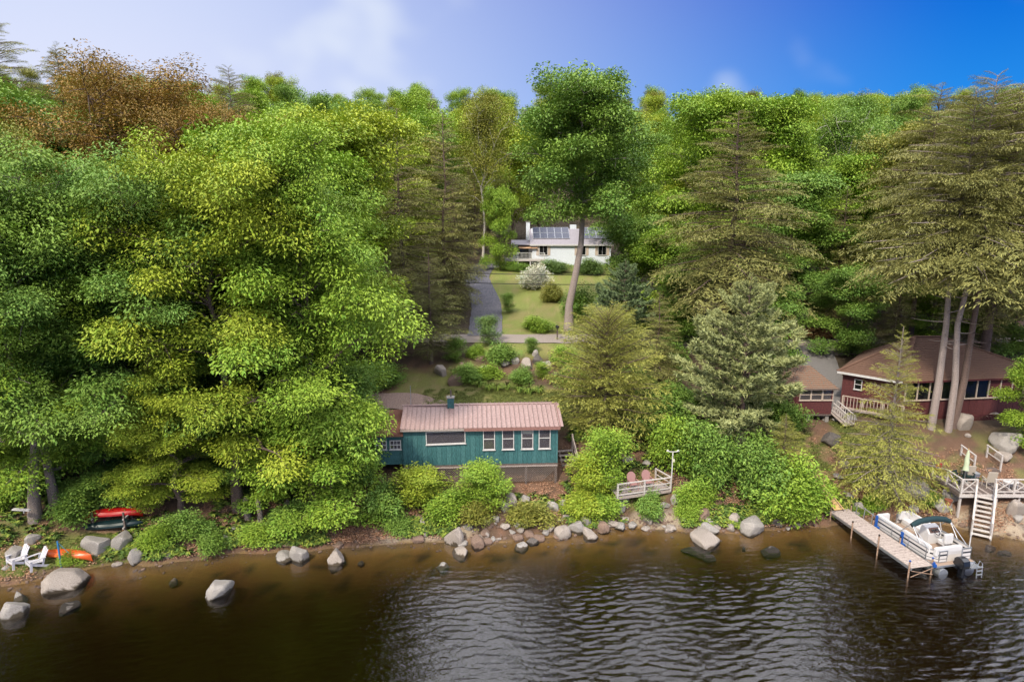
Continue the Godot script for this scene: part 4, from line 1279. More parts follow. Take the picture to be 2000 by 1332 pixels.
# one slope of a shingled roof: courses from the eave a-b up to the ridge p-q
func courses(parent: Node3D, a: Vector3, b: Vector3, p: Vector3, q: Vector3, count: int, mats: Array) -> void:
	var n := (b - a).cross(p - a).normalized()
	if n.y < 0.0:
		n = -n
	for i in count:
		var t0 := float(i) / count
		var t1 := minf(1.0, (i + 1.25) / count)
		var s := Shape.new()
		var c := [a.lerp(p, t0) + n * 0.045, b.lerp(q, t0) + n * 0.045, b.lerp(q, t1) + n * 0.008, a.lerp(p, t1) + n * 0.008]
		if (c[1] - c[0]).cross(c[3] - c[0]).dot(n) < 0.0:
			c = [c[1], c[0], c[3], c[2]]
		s.quad(c[0], c[1], c[2], c[3])
		s.quad(c[0] - n * 0.045, c[1] - n * 0.045, c[1], c[0])
		put("shingle_course", s.mesh(), mats[(i * 5) % mats.size()], parent)


func make_red_house() -> void:
	var h := thing("red_house", "red lakeside house with brown shingled hip roof and long window band", "house", Vector3(28.5, 4.0, -47.8), 0.0)
	var e := 3.0
	# plan, relative to the near corner: left wall, front wall, right, back
	var plan := [Vector3(-3.1, 0, -2.8), Vector3(0, 0, 0), Vector3(11.5, 0, -1.4), Vector3(11.2, 0, -9.0), Vector3(2.2, 0, -9.2)]
	var body := Shape.new()
	for i in plan.size():
		var a: Vector3 = plan[i]
		var b: Vector3 = plan[(i + 1) % plan.size()]
		body.quad(a + Vector3(0, -1.0, 0), b + Vector3(0, -1.0, 0), b + Vector3(0, e, 0), a + Vector3(0, e, 0))
	put("wall", body.mesh(), M.red_paint, h)
	var mid := Vector3(4.0, 0, -4.6)
	var eaves := []
	for p in plan:
		eaves.append(p + (p - mid).normalized() * 0.55 + Vector3(0, e - 0.1, 0))
	var r0 := Vector3(3.2, 5.15, -4.7)
	var r1 := Vector3(5.4, 5.15, -4.8)
	var sh := [M.shingle_a, M.shingle_b, M.shingle_a, M.shingle_b, M.shingle_b]
	courses(h, eaves[0], eaves[1], r0, r0, 22, sh)
	courses(h, eaves[1], eaves[2], r0, r1, 24, sh)
	courses(h, eaves[2], eaves[3], r1, r1, 20, sh)
	courses(h, eaves[3], eaves[4], r1, r0, 16, sh)
	courses(h, eaves[4], eaves[0], r0, r0, 16, sh)
	bar("ridge_cap", r0 + Vector3(-0.1, 0.06, 0), r1 + Vector3(0.1, 0.06, 0), 0.25, 0.06, M.shingle_b, h)
	bar("hip_cap", eaves[1] + Vector3(0, 0.06, 0), r0 + Vector3(0, 0.06, 0), 0.22, 0.06, M.shingle_b, h)
	bar("hip_cap", eaves[2] + Vector3(0, 0.06, 0), r1 + Vector3(0, 0.06, 0), 0.22, 0.06, M.shingle_b, h)
	bar("hip_cap", eaves[0] + Vector3(0, 0.06, 0), r0 + Vector3(0, 0.06, 0), 0.22, 0.06, M.shingle_b, h)
	bar("fascia", eaves[0] - Vector3(0, 0.05, 0), eaves[1] - Vector3(0, 0.05, 0), 0.05, 0.17, M.white_paint, h)
	bar("fascia", eaves[1] - Vector3(0, 0.04, 0), eaves[2] - Vector3(0, 0.04, 0), 0.05, 0.12, M.maroon_paint, h)
	var soffit := Shape.new()
	soffit.quad(eaves[0] - Vector3(0, 0.13, 0), plan[0] + Vector3(0, e - 0.23, 0), plan[1] + Vector3(0, e - 0.23, 0), eaves[1] - Vector3(0, 0.13, 0))
	soffit.quad(eaves[1] - Vector3(0, 0.11, 0), plan[1] + Vector3(0, e - 0.21, 0), plan[2] + Vector3(0, e - 0.21, 0), eaves[2] - Vector3(0, 0.11, 0))
	put("soffit", soffit.mesh(), M.maroon_paint, h)
	# window band along the front
	var f := Vector3(11.5, 0, -1.4)
	var dir := f.normalized()
	var out := Vector3(-dir.z, 0, dir.x) * 1.0
	out = Vector3(dir.z * -1.0, 0, dir.x) if Vector3(dir.z * -1.0, 0, dir.x).z > 0 else Vector3(dir.z, 0, -dir.x)
	var turn := Basis(dir, Vector3.UP, out)
	var sill := 1.42
	var top := 2.74
	for i in 12:
		var x := 0.15 + i * 0.95
		bx("mullion", dir * x + out * 0.04 + Vector3(0, (sill + top) * 0.5, 0), Vector3(0.085, top - sill, 0.09), M.cream_paint, h, turn)
		if i < 11:
			var glazed := i < 7
			bx("pane" if glazed else "panel", dir * (x + 0.475) + out * 0.012 + Vector3(0, (sill + top) * 0.5, 0), Vector3(0.86, top - sill - 0.02, 0.02), M.glass_dark if glazed else M.maroon_paint, h, turn)
	bar("sill", dir * 0.1 + out * 0.07 + Vector3(0, sill - 0.04, 0), dir * 10.7 + out * 0.07 + Vector3(0, sill - 0.04, 0), 0.14, 0.07, M.cream_paint, h)
	bar("head", dir * 0.1 + out * 0.05 + Vector3(0, top + 0.03, 0), dir * 10.7 + out * 0.05 + Vector3(0, top + 0.03, 0), 0.1, 0.07, M.cream_paint, h)
	for i in 18:
		bx("board", dir * (0.32 + i * 0.6) + out * 0.012 + Vector3(0, 0.68, 0), Vector3(0.585, 1.32, 0.02 + 0.004 * (i % 2)), M.red_paint, h, turn)
	# picket skirt in front
	for i in 58:
		bx("picket", dir * (3.2 + i * 0.125) + out * 0.62 + Vector3(0, -0.02 - 0.012 * i + (0.36 if i > 26 else 0.0) * 0.5, 0), Vector3(0.065, 0.95, 0.03), M.maroon_paint, h, turn)
	bar("picket_rail", dir * 3.1 + out * 0.58 + Vector3(0, 0.3, 0), dir * 10.6 + out * 0.58 + Vector3(0, 0.1, 0), 0.05, 0.07, M.maroon_paint, h)
	# left wall: small white window, railing
	var ld: Vector3 = (plan[1] - plan[0]).normalized()
	var lo := Vector3(ld.z, 0, -ld.x)
	lo = -lo if lo.x > 0 else lo
	var lt := Basis(ld, Vector3.UP, lo)
	window(h, plan[0] + ld * 1.15 + lo * 0.02 + Vector3(0, 2.05, 0), 0.55, 0.8, 1, 2, M.white_paint, null, lt)
	for i in 7:
		bx("board", plan[0] + ld * (0.3 + i * 0.58) + lo * 0.008 + Vector3(0, 1.3, 0), Vector3(0.565, 2.9, 0.02), M.red_paint, h, lt)
	var porch := thing("porch_railing", "pale wooden railing with balusters along the red house's left side", "railing", Vector3(25.0, 4.15, -49.9))
	rail(porch, Vector3(0.2, 0, 0), Vector3(3.5, -0.1, 2.4), 1.0, M.cream_paint, 4, [0.12, 1.0], 18)
	bar("deck_board", Vector3(0.2, 0.02, -0.2), Vector3(3.5, -0.08, 2.2), 0.5, 0.06, M.grey_wood, porch)
	make_shed()


func make_shed() -> void:
	var s := thing("red_shed", "small red shed with mossy hip roof between the white pine and the gravel", "shed", Vector3(20.5, 4.15, -48.4), 0.02)
	bx("wall", Vector3(1.6, 1.0, -1.5), Vector3(3.14, 2.0, 3.0), M.red_paint, s)
	bx("floor", Vector3(1.6, -0.06, -1.5), Vector3(3.2, 0.12, 3.05), M.dark_wood, s)
	for i in 7:
		bx("clapboard", Vector3(1.6, 0.09 + i * 0.15, 0.02), Vector3(3.2, 0.145, 0.03), M.red_paint, s, Basis(Vector3.RIGHT, -0.06))
		bx("clapboard", Vector3(3.18, 0.09 + i * 0.15, -1.5), Vector3(0.03, 0.145, 3.0), M.red_paint, s)
	for x in [0.3, 2.26, 2.95]:
		bx("corner_board", Vector3(x + 0.2, 1.45, 0.03), Vector3(0.09, 1.1, 0.05), M.maroon_paint, s)
	window(s, Vector3(1.15, 1.52, 0.02), 0.85, 0.86, 1, 2, M.cream_paint, M.curtain)
	window(s, Vector3(2.0, 1.52, 0.02), 0.85, 0.86, 1, 2, M.cream_paint, M.curtain)
	window(s, Vector3(2.84, 1.52, 0.02), 0.8, 0.86, 1, 2, M.cream_paint, M.curtain)
	var a := Vector3(-0.3, 2.0, 0.35)
	var b := Vector3(3.5, 2.0, 0.35)
	var c := Vector3(3.5, 2.0, -3.3)
	var d := Vector3(-0.3, 2.0, -3.3)
	var r0 := Vector3(1.2, 3.35, -1.5)
	var r1 := Vector3(2.0, 3.35, -1.5)
	var mats := [M.shingle_moss]
	courses(s, a, b, r0, r1, 12, mats)
	courses(s, b, c, r1, r1, 12, mats)
	courses(s, c, d, r1, r0, 10, mats)
	courses(s, d, a, r0, r0, 10, mats)
	bar("fascia", a, b, 0.04, 0.12, M.dark_wood, s)
	bar("fascia", b, c, 0.04, 0.12, M.dark_wood, s)
	for x in [0.2, 1.6, 3.0]:
		for z in [-0.2, -2.8]:
			bx("pier", Vector3(x, -0.35, z), Vector3(0.25, 0.6, 0.25), M.concrete, s)
	var ramp := thing("shed_ramp", "pale railed ramp going down from the red shed", "ramp", Vector3(23.9, 4.0, -48.9), 0.0)
	bar("deck_board", Vector3(0.15, 0.35, -0.5), Vector3(0.85, -0.45, 1.3), 0.9, 0.05, M.grey_wood, ramp)
	for sgn in [0.0, 1.0]:
		var o := Vector3(0.5 * sgn, 0, -0.1 * sgn)
		bar("rail", Vector3(0.0, 1.0, -0.1) + o, Vector3(0.62, 0.35, 1.5) + o, 0.08, 0.05, M.pale_wood, ramp)
		bar("rail", Vector3(0.0, 0.35, -0.1) + o, Vector3(0.62, -0.3, 1.5) + o, 0.05, 0.05, M.pale_wood, ramp)
		for i in 9:
			var p := Vector3(0.0, 0.68, -0.1).lerp(Vector3(0.62, 0.03, 1.5), i / 8.0) + o
			bx("baluster", p, Vector3(0.04, 0.66, 0.04), M.pale_wood, ramp)


func make_white_house() -> void:
	var h := thing("white_house", "white clapboard house with solar panels up the hill behind the tall maple", "house", Vector3(2.8, 10.1, -95.0), 0.0)
	var len_ := 10.9
	var e := 3.45
	bx("wall", Vector3(len_ * 0.5, 1.2, -4.0), Vector3(len_, 4.5, 8.0), M.house_white, h)
	for i in 16:
		bx("clapboard", Vector3(len_ * 0.5, 0.12 + i * 0.215, 0.02), Vector3(len_, 0.205, 0.035), M.house_white, h, Basis(Vector3.RIGHT, -0.07))
	var g := Shape.new()
	g.prism(PackedVector2Array([Vector2(0, 0), Vector2(8.0, 0), Vector2(4.0, 1.9)]), 0.1, Transform3D(Basis(Vector3(0, 0, -1), Vector3.UP, Vector3(1, 0, 0)), Vector3(0.05, e, 0)))
	put("gable", g.mesh(), M.house_white, h)
	put("gable", g.mesh(), M.house_white, h, Transform3D(Basis(), Vector3(len_ - 0.1, 0, 0)))
	var slope := Vector3(0, 1.95, -4.35)
	var z := slope.normalized()
	var up := z.cross(Vector3.RIGHT)
	up = -up if up.y < 0 else up
	var tilt := Basis(Vector3.RIGHT, up, Vector3.RIGHT.cross(up))
	var ev := Vector3(0, e - 0.12, 0.35)
	courses(h, ev + Vector3(-0.35, 0, 0), ev + Vector3(len_ + 0.35, 0, 0), ev + slope + Vector3(-0.35, 0, 0), ev + slope + Vector3(len_ + 0.35, 0, 0), 16, [M.roof_grey])
	courses(h, Vector3(-0.35, e - 0.12, -8.35), Vector3(len_ + 0.35, e - 0.12, -8.35), ev + slope + Vector3(-0.35, 0, 0), ev + slope + Vector3(len_ + 0.35, 0, 0), 6, [M.roof_grey])
	bx("fascia", ev + Vector3(len_ * 0.5, -0.06, 0.02), Vector3(len_ + 0.7, 0.18, 0.05), M.white_paint, h)
	for block in [[0.15, 5], [7.0, 4]]:
		for i in block[1]:
			for j in 2:
				var at: Vector3 = ev + slope * (0.42 + 0.36 * (j + 0.0)) + Vector3(block[0] + 0.5 + i * 1.03 - 0.0, 0, 0) + up * 0.14
				var frame := Shape.new()
				frame.box(Transform3D(Basis.from_scale(Vector3(1.0, 0.04, 1.62)), Vector3.ZERO))
				var panel := put("solar_panel", frame.mesh(), M.alu, h, Transform3D(tilt, at + slope * 0.09))
				bx("cell_sheet", Vector3(0, 0.023, 0), Vector3(0.94, 0.006, 1.54), M.solar_cell, panel)
	bx("chimney", Vector3(-0.5, 4.3, -4.4), Vector3(0.55, 3.9, 0.6), M.house_white, h)
	bx("chimney_cap", Vector3(-0.5, 6.29, -4.4), Vector3(0.68, 0.1, 0.75), M.concrete, h)
	bx("vent_box", Vector3(6.0, 5.45, -4.6), Vector3(0.9, 0.75, 0.7), M.house_white, h)
	for x in [1.55, 6.85, 9.7]:
		window(h, Vector3(x, 2.55, 0.05), 1.15, 1.35, 2, 1, M.white_paint, null)
		for s in [-1.0, 1.0]:
			bx("shutter", Vector3(x + s * 0.79, 2.55, 0.06), Vector3(0.36, 1.4, 0.05), M.cream_paint, h)
	for x in [4.2, 8.6]:
		window(h, Vector3(x, 0.3, 0.05), 1.0, 1.0, 2, 1, M.white_paint, null)
	# porch on the left
	bx("porch_floor", Vector3(-1.1, 1.30, 0.2), Vector3(5.6, 0.18, 3.4), M.pale_wood, h)
	bx("porch_wall", Vector3(-1.3, 2.3, -2.4), Vector3(2.6, 2.1, 2.4), M.house_white, h)
	bx("porch_door", Vector3(-1.2, 2.28, -1.17), Vector3(1.5, 1.7, 0.05), M.glass_dark, h)
	bx("porch_roof", Vector3(-1.2, 3.5, -1.6), Vector3(3.4, 0.12, 3.4), M.roof_grey, h, Basis(Vector3.RIGHT, 0.12))
	bx("awning", Vector3(-0.6, 3.0, -0.3), Vector3(2.6, 0.06, 1.5), M.awning, h, Basis(Vector3.RIGHT, 0.2))
	rail(h, Vector3(-3.8, 1.39, 1.85), Vector3(1.65, 1.39, 1.85), 0.95, M.white_paint, 4, [0.1, 1.0], 30)
	rail(h, Vector3(-3.8, 1.39, 1.75), Vector3(-3.8, 1.39, -1.3), 0.95, M.white_paint, 2, [0.1, 1.0], 14)
	for x in [-3.7, -2.0, -0.3, 1.5]:
		bx("porch_post", Vector3(x, 0.4, 1.75), Vector3(0.16, 1.8, 0.16), M.white_paint, h)


func make_small_street_things() -> void:
	var m := thing("mailbox", "dark mailbox on a post beside the road at the tall maple", "mailbox", on(4.2, 61.9), 0.2)
	bx("post", Vector3(0, 0.5, 0), Vector3(0.11, 1.3, 0.11), M.dark_wood, m)
	var s := Shape.new()
	var o := PackedVector2Array()
	for i in 9:
		o.append(Vector2(cos(PI * i / 8.0) * 0.12, sin(PI * i / 8.0) * 0.12))
	o.append_array([Vector2(-0.12, -0.14), Vector2(0.12, -0.14)])
	s.prism(o, 0.5)
	put("box", s.mesh(), mat("mailbox_black", Color(0.12, 0.12, 0.13), 0.5), m, Transform3D(Basis(), Vector3(0, 1.26, 0.05)))
	bx("flag", Vector3(0.14, 1.34, 0.1), Vector3(0.015, 0.16, 0.05), mat("flag_red", Color(0.6, 0.1, 0.08), 0.6), m)
	var m2 := thing("marker_post", "slim green marker post beside the mailbox", "post", on(5.3, 62.2), 0.0)
	bx("post", Vector3(0, 0.45, 0), Vector3(0.08, 1.1, 0.08), M.teal_paint, m2)
	bx("plate", Vector3(0, 0.92, 0.05), Vector3(0.2, 0.14, 0.02), M.teal_paint, m2)
	# power lines over the road
	var wire := mat("wire_black", Color(0.10, 0.10, 0.11), 0.6)
	var spec := [[13.9, 70.0, "upper overhead wire crossing the driveway above the road"], [12.9, 70.0, "lower overhead wire crossing the driveway above the road"]]
	for w in spec:
		var t := Shape.new()
		var path := []
		for i in 21:
			var u := i / 20.0
			path.append(Vector3(lerpf(-34.0, 40.0, u), w[0] - 3.4 * sin(PI * u) * 0.4 - 0.9 * u, -w[1]))
		t.tube(path, taper(21, 0.035, 0.035), 5)
		tag(put("power_line", t.mesh(), wire, self), w[2], "wire", "overhead wires above the road")
	for x in [-34.0, 40.0]:
		var p := thing("utility_pole", "wooden utility pole at the road, %s" % ("in the wood on the left" if x < 0 else "behind the right-hand hemlocks"), "pole", on(x, 70.0))
		var t := Shape.new()
		t.tube([Vector3(0, -0.5, 0), Vector3(0, 16.4 - p.position.y, 0)], [0.17, 0.12], 8)
		put("pole", t.mesh(), M.dark_wood, p)
		bx("crossarm", Vector3(0, 15.2 - p.position.y, 0), Vector3(0.12, 0.12, 1.9), M.dark_wood, p)


# ---------------------------------------------------------------- dock, boat, decks, kayaks, chairs

func make_dock() -> void:
	var deck_y := 0.58
	var a := Vector3(21.98, deck_y, -33.2)
	var b := Vector3(20.55, deck_y + 0.12, -39.7)
	var d := thing("dock", "long grey plank dock on pipe legs beside the pontoon boat", "dock", a, 0.0)
	var run := b - a
	var l := run.length()
	var z := run.normalized()
	var x := Vector3.UP.cross(z).normalized() * -1.0
	var up := z.cross(x) * -1.0
	up = -up if up.y < 0 else up
	var turn := Basis(x, up, x.cross(up))
	patchy("dock_plank", [[0.2, Color(0.50, 0.45, 0.42)], [0.5, Color(0.60, 0.55, 0.52)], [0.8, Color(0.67, 0.62, 0.59)]], 1.4, 0.9, 95, 0.5, Vector3(0.4, 1, 1.5))
	var n := int(l / 0.145)
	for i in n:
		bx("plank", run * ((i + 0.5) / n) + x * 0.01 * sin(i * 2.3) + up * 0.004 * (i % 3), Vector3(1.34, 0.035, 0.133), M.dock_plank if (i * 3) % 7 < 4 else M.grey_wood, d, turn)
	var metal: Material = M.alu
	for s in [-1.0, 1.0]:
		bar("side_rail", x * s * 0.66 - up * 0.09, run + x * s * 0.66 - up * 0.09, 0.045, 0.13, metal, d)
	var rust := patchy("rusty_pipe", [[0.2, Color(0.42, 0.30, 0.22)], [0.6, Color(0.60, 0.50, 0.42)], [0.9, Color(0.68, 0.64, 0.60)]], 1.2, 0.7, 91)
	var blue := mat("blue_plastic", Color(0.05, 0.27, 0.55), 0.45)
	var k := 0
	for t in [0.015, 0.36, 0.68, 0.97]:
		for s in [-1.0, 1.0]:
			var p: Vector3 = run * t + x * s * 0.72
			var high := 0.62 if k % 4 == 2 else 0.36
			var tube := Shape.new()
			tube.tube([Vector3(0, -1.9 if t < 0.9 else -0.9, 0), Vector3(0, high, 0)], [0.045, 0.045], 8)
			var leg := put("leg", tube.mesh(), rust, d, Transform3D(Basis(), p))
			var cap := Shape.new()
			cap.tube([Vector3(0, high - 0.01, 0), Vector3(0, high + 0.05, 0)], [0.055, 0.05], 8)
			put("cap", cap.mesh(), blue if t < 0.1 else M.glass_dark, leg)
			k += 1
	bar("brace", x * -0.7 + Vector3(0, -0.5, 0.03), x * 0.7 + Vector3(0, -0.12, 0.03), 0.03, 0.03, rust, d)
	bar("brace", x * 0.7 + Vector3(0, -0.5, 0.06), x * -0.7 + Vector3(0, -0.12, 0.06), 0.03, 0.03, rust, d)
	bx("corner_bumper", x * 0.74 + Vector3(0, 0.02, 0.02), Vector3(0.16, 0.16, 0.22), blue, d)
	bx("corner_bumper", x * 0.70 + Vector3(0, 0.14, 0.05), Vector3(0.09, 0.14, 0.09), blue, d)
	for t in [0.36, 0.66]:
		var p: Vector3 = run * t + x * 0.80
		bx("boat_bumper", p + Vector3(0, 0.28, 0), Vector3(0.10, 0.78, 0.13), blue, d, turn)
		bx("boat_bumper", p + Vector3(0, -0.02, 0.12), Vector3(0.12, 0.14, 0.34), blue, d, turn)
	# handrail at the shore end
	for i in 3:
		bar("handrail_post", run * (0.70 + i * 0.10) + x * 0.70, run * (0.70 + i * 0.10) + x * 0.74 + Vector3(0, 0.72, 0), 0.04, 0.04, metal, d)
	bar("handrail", run * 0.68 + x * 0.74 + Vector3(0, 0.60, 0), run * 0.92 + x * 0.74 + Vector3(0, 0.72, 0), 0.045, 0.045, metal, d)
	var ramp := thing("gangplank", "yellow plywood gangplank from the bank down to the dock", "gangplank", Vector3(20.5, 0.78, -39.55), 0.0)
	bar("board", Vector3(0, 0.02, 0), Vector3(-0.42, 0.78, -1.9), 0.68, 0.04, M.plywood, ramp)
	bar("batten", Vector3(-0.25, -0.03, 0.05), Vector3(-0.67, 0.73, -1.85), 0.06, 0.08, M.dark_wood, ramp)
	bar("batten", Vector3(0.25, -0.03, 0.05), Vector3(-0.17, 0.73, -1.85), 0.06, 0.08, M.dark_wood, ramp)


func rounded(w: float, h: float, r: float, steps_ := 4) -> PackedVector2Array:
	var o := PackedVector2Array()
	for c in [[w * 0.5 - r, h * 0.5 - r, 0.0], [-w * 0.5 + r, h * 0.5 - r, PI * 0.5], [-w * 0.5 + r, -h * 0.5 + r, PI], [w * 0.5 - r, -h * 0.5 + r, PI * 1.5]]:
		for i in steps_ + 1:
			var a: float = c[2] + PI * 0.5 * i / steps_
			o.append(Vector2(c[0] + cos(a) * r, c[1] + sin(a) * r))
	return o


# an upholstered block: rounded outline, laid flat
func cushion(called: String, parent: Node3D, at: Vector3, size: Vector3, m: Material, turn := Basis()) -> MeshInstance3D:
	var s := Shape.new()
	s.prism(rounded(size.x, size.z, minf(size.x, size.z) * 0.22), size.y * 0.86, Transform3D(Basis(Vector3.RIGHT, -PI * 0.5), Vector3.ZERO))
	s.prism(rounded(size.x * 0.94, size.z * 0.94, minf(size.x, size.z) * 0.2), size.y, Transform3D(Basis(Vector3.RIGHT, -PI * 0.5), Vector3.ZERO))
	return put(called, s.mesh(), m, parent, Transform3D(turn, at))


func make_boat() -> void:
	var b := thing("pontoon_boat", "white pontoon boat with folded dark green canopy moored at the dock", "boat", Vector3(23.62, 0.0, -36.05), 0.212)
	var white := mat("vinyl_white", Color(0.74, 0.73, 0.73), 0.4)
	var cream := mat("vinyl_cream", Color(0.70, 0.67, 0.64), 0.5)
	var carpet := patchy("carpet_tan", [[0.2, Color(0.50, 0.42, 0.36)], [0.8, Color(0.58, 0.50, 0.44)]], 2.0, 0.95, 93)
	var dark := mat("stripe_dark", Color(0.16, 0.17, 0.20), 0.4)
	var panel := mat("panel_white", Color(0.73, 0.71, 0.70), 0.4)
	var canvas := patchy("canvas_green", [[0.2, Color(0.03, 0.13, 0.15)], [0.8, Color(0.06, 0.19, 0.21)]], 1.5, 0.9, 94)
	var metal: Material = M.alu
	var hw := 1.2
	var bow := -2.35
	var stern := 2.1
	for s in [-1.0, 1.0]:
		var t := Shape.new()
		t.tube([Vector3(s * 0.84, 0.10, -2.95), Vector3(s * 0.84, 0.04, -2.6), Vector3(s * 0.84, 0.0, -2.2), Vector3(s * 0.84, 0.0, 2.5)], [0.03, 0.18, 0.30, 0.30], 16)
		put("pontoon", t.mesh(), metal, b)
	bx("deck", Vector3(0, 0.40, -0.05), Vector3(2.5, 0.10, 4.9), metal, b)
	bx("carpet", Vector3(0, 0.455, -0.05), Vector3(2.42, 0.012, 4.82), carpet, b)
	bx("swim_platform", Vector3(0.86, 0.36, 2.55), Vector3(0.62, 0.07, 0.6), metal, b)
	# fences: panel, dark stripe, rails
	var fences := [[Vector3(-hw, 0, bow + 0.15), Vector3(-hw, 0, stern - 0.5)], [Vector3(-hw, 0, stern - 0.5), Vector3(-hw + 0.35, 0, stern)], [Vector3(-hw + 0.35, 0, stern), Vector3(-0.35, 0, stern)], [Vector3(0.62, 0, stern), Vector3(hw, 0, stern)], [Vector3(hw, 0, bow + 0.15), Vector3(hw, 0, -0.6)], [Vector3(hw, 0, 0.1), Vector3(hw, 0, stern)], [Vector3(-hw + 0.15, 0, bow), Vector3(-0.35, 0, bow)], [Vector3(0.35, 0, bow), Vector3(hw - 0.15, 0, bow)]]
	for f in fences:
		bar("fence_panel", f[0] + Vector3(0, 0.80, 0), f[1] + Vector3(0, 0.80, 0), 0.03, 0.56, panel, b)
		bar("stripe", f[0] + Vector3(0, 0.90, 0), f[1] + Vector3(0, 0.90, 0), 0.046, 0.09, dark, b)
		bar("stripe", f[0] + Vector3(0, 0.66, 0), f[1] + Vector3(0, 0.66, 0), 0.044, 0.025, dark, b)
		bar("rail", f[0] + Vector3(0, 1.13, 0), f[1] + Vector3(0, 1.13, 0), 0.06, 0.05, metal, b)
		bar("rail", f[0] + Vector3(0, 0.50, 0), f[1] + Vector3(0, 0.50, 0), 0.055, 0.05, metal, b)
		var l: float = f[0].distance_to(f[1])
		var n := maxi(2, int(l / 1.1) + 1)
		for i in n:
			var p: Vector3 = (f[0] as Vector3).lerp(f[1], float(i) / (n - 1))
			bx("fence_post", p + Vector3(0, 0.80, 0), Vector3(0.05, 0.68, 0.05), metal, b)
	# seats
	cushion("seat", b, Vector3(-0.86, 0.72, -1.25), Vector3(0.58, 0.22, 2.0), white)
	cushion("seat", b, Vector3(0.86, 0.72, -1.45), Vector3(0.58, 0.22, 1.6), white)
	bx("seat_base", Vector3(-0.86, 0.54, -1.25), Vector3(0.54, 0.16, 1.96), cream, b)
	bx("seat_base", Vector3(0.86, 0.54, -1.45), Vector3(0.54, 0.16, 1.56), cream, b)
	cushion("backrest", b, Vector3(-1.08, 1.02, -1.25), Vector3(0.16, 0.46, 2.0), white)
	cushion("backrest", b, Vector3(1.08, 1.02, -1.45), Vector3(0.16, 0.46, 1.6), white)
	cushion("backrest", b, Vector3(-0.75, 1.02, -2.2), Vector3(0.8, 0.46, 0.18), white)
	cushion("backrest", b, Vector3(0.75, 1.02, -2.2), Vector3(0.8, 0.46, 0.18), white)
	cushion("seat", b, Vector3(-0.88, 0.72, 0.95), Vector3(0.56, 0.22, 1.5), white)
	bx("seat_base", Vector3(-0.88, 0.54, 0.95), Vector3(0.52, 0.16, 1.46), cream, b)
	cushion("backrest", b, Vector3(-1.09, 1.06, 0.75), Vector3(0.18, 0.46, 2.0), white)
	cushion("seat", b, Vector3(-0.2, 0.74, 1.72), Vector3(1.5, 0.24, 0.6), white)
	bx("seat_base", Vector3(-0.2, 0.54, 1.72), Vector3(1.46, 0.16, 0.56), cream, b)
	cushion("backrest", b, Vector3(-0.2, 1.06, 1.98), Vector3(1.7, 0.46, 0.2), white)
	bx("engine_cover", Vector3(0.13, 0.75, 2.02), Vector3(0.92, 0.60, 0.12), cream, b)
	# helm
	var con := Shape.new()
	con.prism(PackedVector2Array([Vector2(-0.30, 0), Vector2(0.34, 0), Vector2(0.34, 0.62), Vector2(0.10, 0.92), Vector2(-0.18, 0.98), Vector2(-0.30, 0.75)]), 0.86, Transform3D(Basis(Vector3(0, 0, 1), Vector3.UP, Vector3(-1, 0, 0)), Vector3(0.62, 0.46, -0.1)))
	var console := put("console", con.mesh(), white, b)
	bx("dash", Vector3(0.62, 1.24, 0.14), Vector3(0.62, 0.03, 0.30), mat("dash_brown", Color(0.28, 0.19, 0.15), 0.4), console, Basis(Vector3.RIGHT, 0.85))
	bx("gauge", Vector3(0.50, 1.26, 0.17), Vector3(0.16, 0.03, 0.12), M.glass_dark, console, Basis(Vector3.RIGHT, 0.85))
	bx("gauge", Vector3(0.76, 1.26, 0.17), Vector3(0.16, 0.03, 0.12), M.glass_dark, console, Basis(Vector3.RIGHT, 0.85))
	var wheel := TorusMesh.new()
	wheel.inner_radius = 0.15
	wheel.outer_radius = 0.19
	wheel.rings = 20
	wheel.ring_segments = 6
	put("steering_wheel", wheel, M.glass_dark, console, Transform3D(Basis(Vector3.RIGHT, 0.9), Vector3(0.66, 1.22, 0.34)))
	cushion("helm_seat", b, Vector3(0.72, 0.82, 0.78), Vector3(0.52, 0.18, 0.48), white)
	cushion("helm_back", b, Vector3(0.72, 1.16, 1.04), Vector3(0.54, 0.56, 0.16), white)
	bx("seat_pedestal", Vector3(0.72, 0.60, 0.8), Vector3(0.14, 0.30, 0.14), dark, b)
	cushion("sun_pad", b, Vector3(0.92, 0.70, 1.62), Vector3(0.5, 0.24, 0.8), cream)
	# folded canopy on its frame
	var boot := Shape.new()
	var path := []
	for i in 11:
		var u := i / 10.0
		path.append(Vector3(lerpf(-1.26, 1.26, u), 1.98 + 0.16 * sin(PI * u) - 0.10 * pow(absf(u - 0.5) * 2.0, 6.0), 0.45 + 0.02 * sin(u * 20.0)))
	boot.tube(path, [0.13, 0.16, 0.165, 0.16, 0.17, 0.16, 0.165, 0.16, 0.165, 0.16, 0.13], 10)
	put("canopy", boot.mesh(), canvas, b)
	for s in [-1.0, 1.0]:
		var leg := Shape.new()
		leg.tube([Vector3(s * 1.22, 1.13, -0.35), Vector3(s * 1.26, 1.6, 0.08), Vector3(s * 1.24, 1.95, 0.42)], [0.022, 0.022, 0.022], 6)
		leg.tube([Vector3(s * 1.22, 1.13, 1.15), Vector3(s * 1.24, 1.95, 0.48)], [0.02, 0.02], 6)
		leg.tube([Vector3(s * 1.22, 1.13, 1.75), Vector3(s * 1.24, 1.93, 0.52)], [0.016, 0.016], 6)
		put("canopy_frame", leg.mesh(), metal, b)
	bar("canopy_strap", Vector3(0.55, 2.0, 0.5), Vector3(0.62, 1.45, 0.62), 0.05, 0.02, white, b)
	bx("light_pole", Vector3(1.16, 1.55, 2.0), Vector3(0.035, 0.95, 0.035), white, b)
	# outboard
	var black := mat("motor_black", Color(0.045, 0.05, 0.075), 0.25)
	black.clearcoat_enabled = true
	black.clearcoat = 0.6
	var motor := Shape.new()
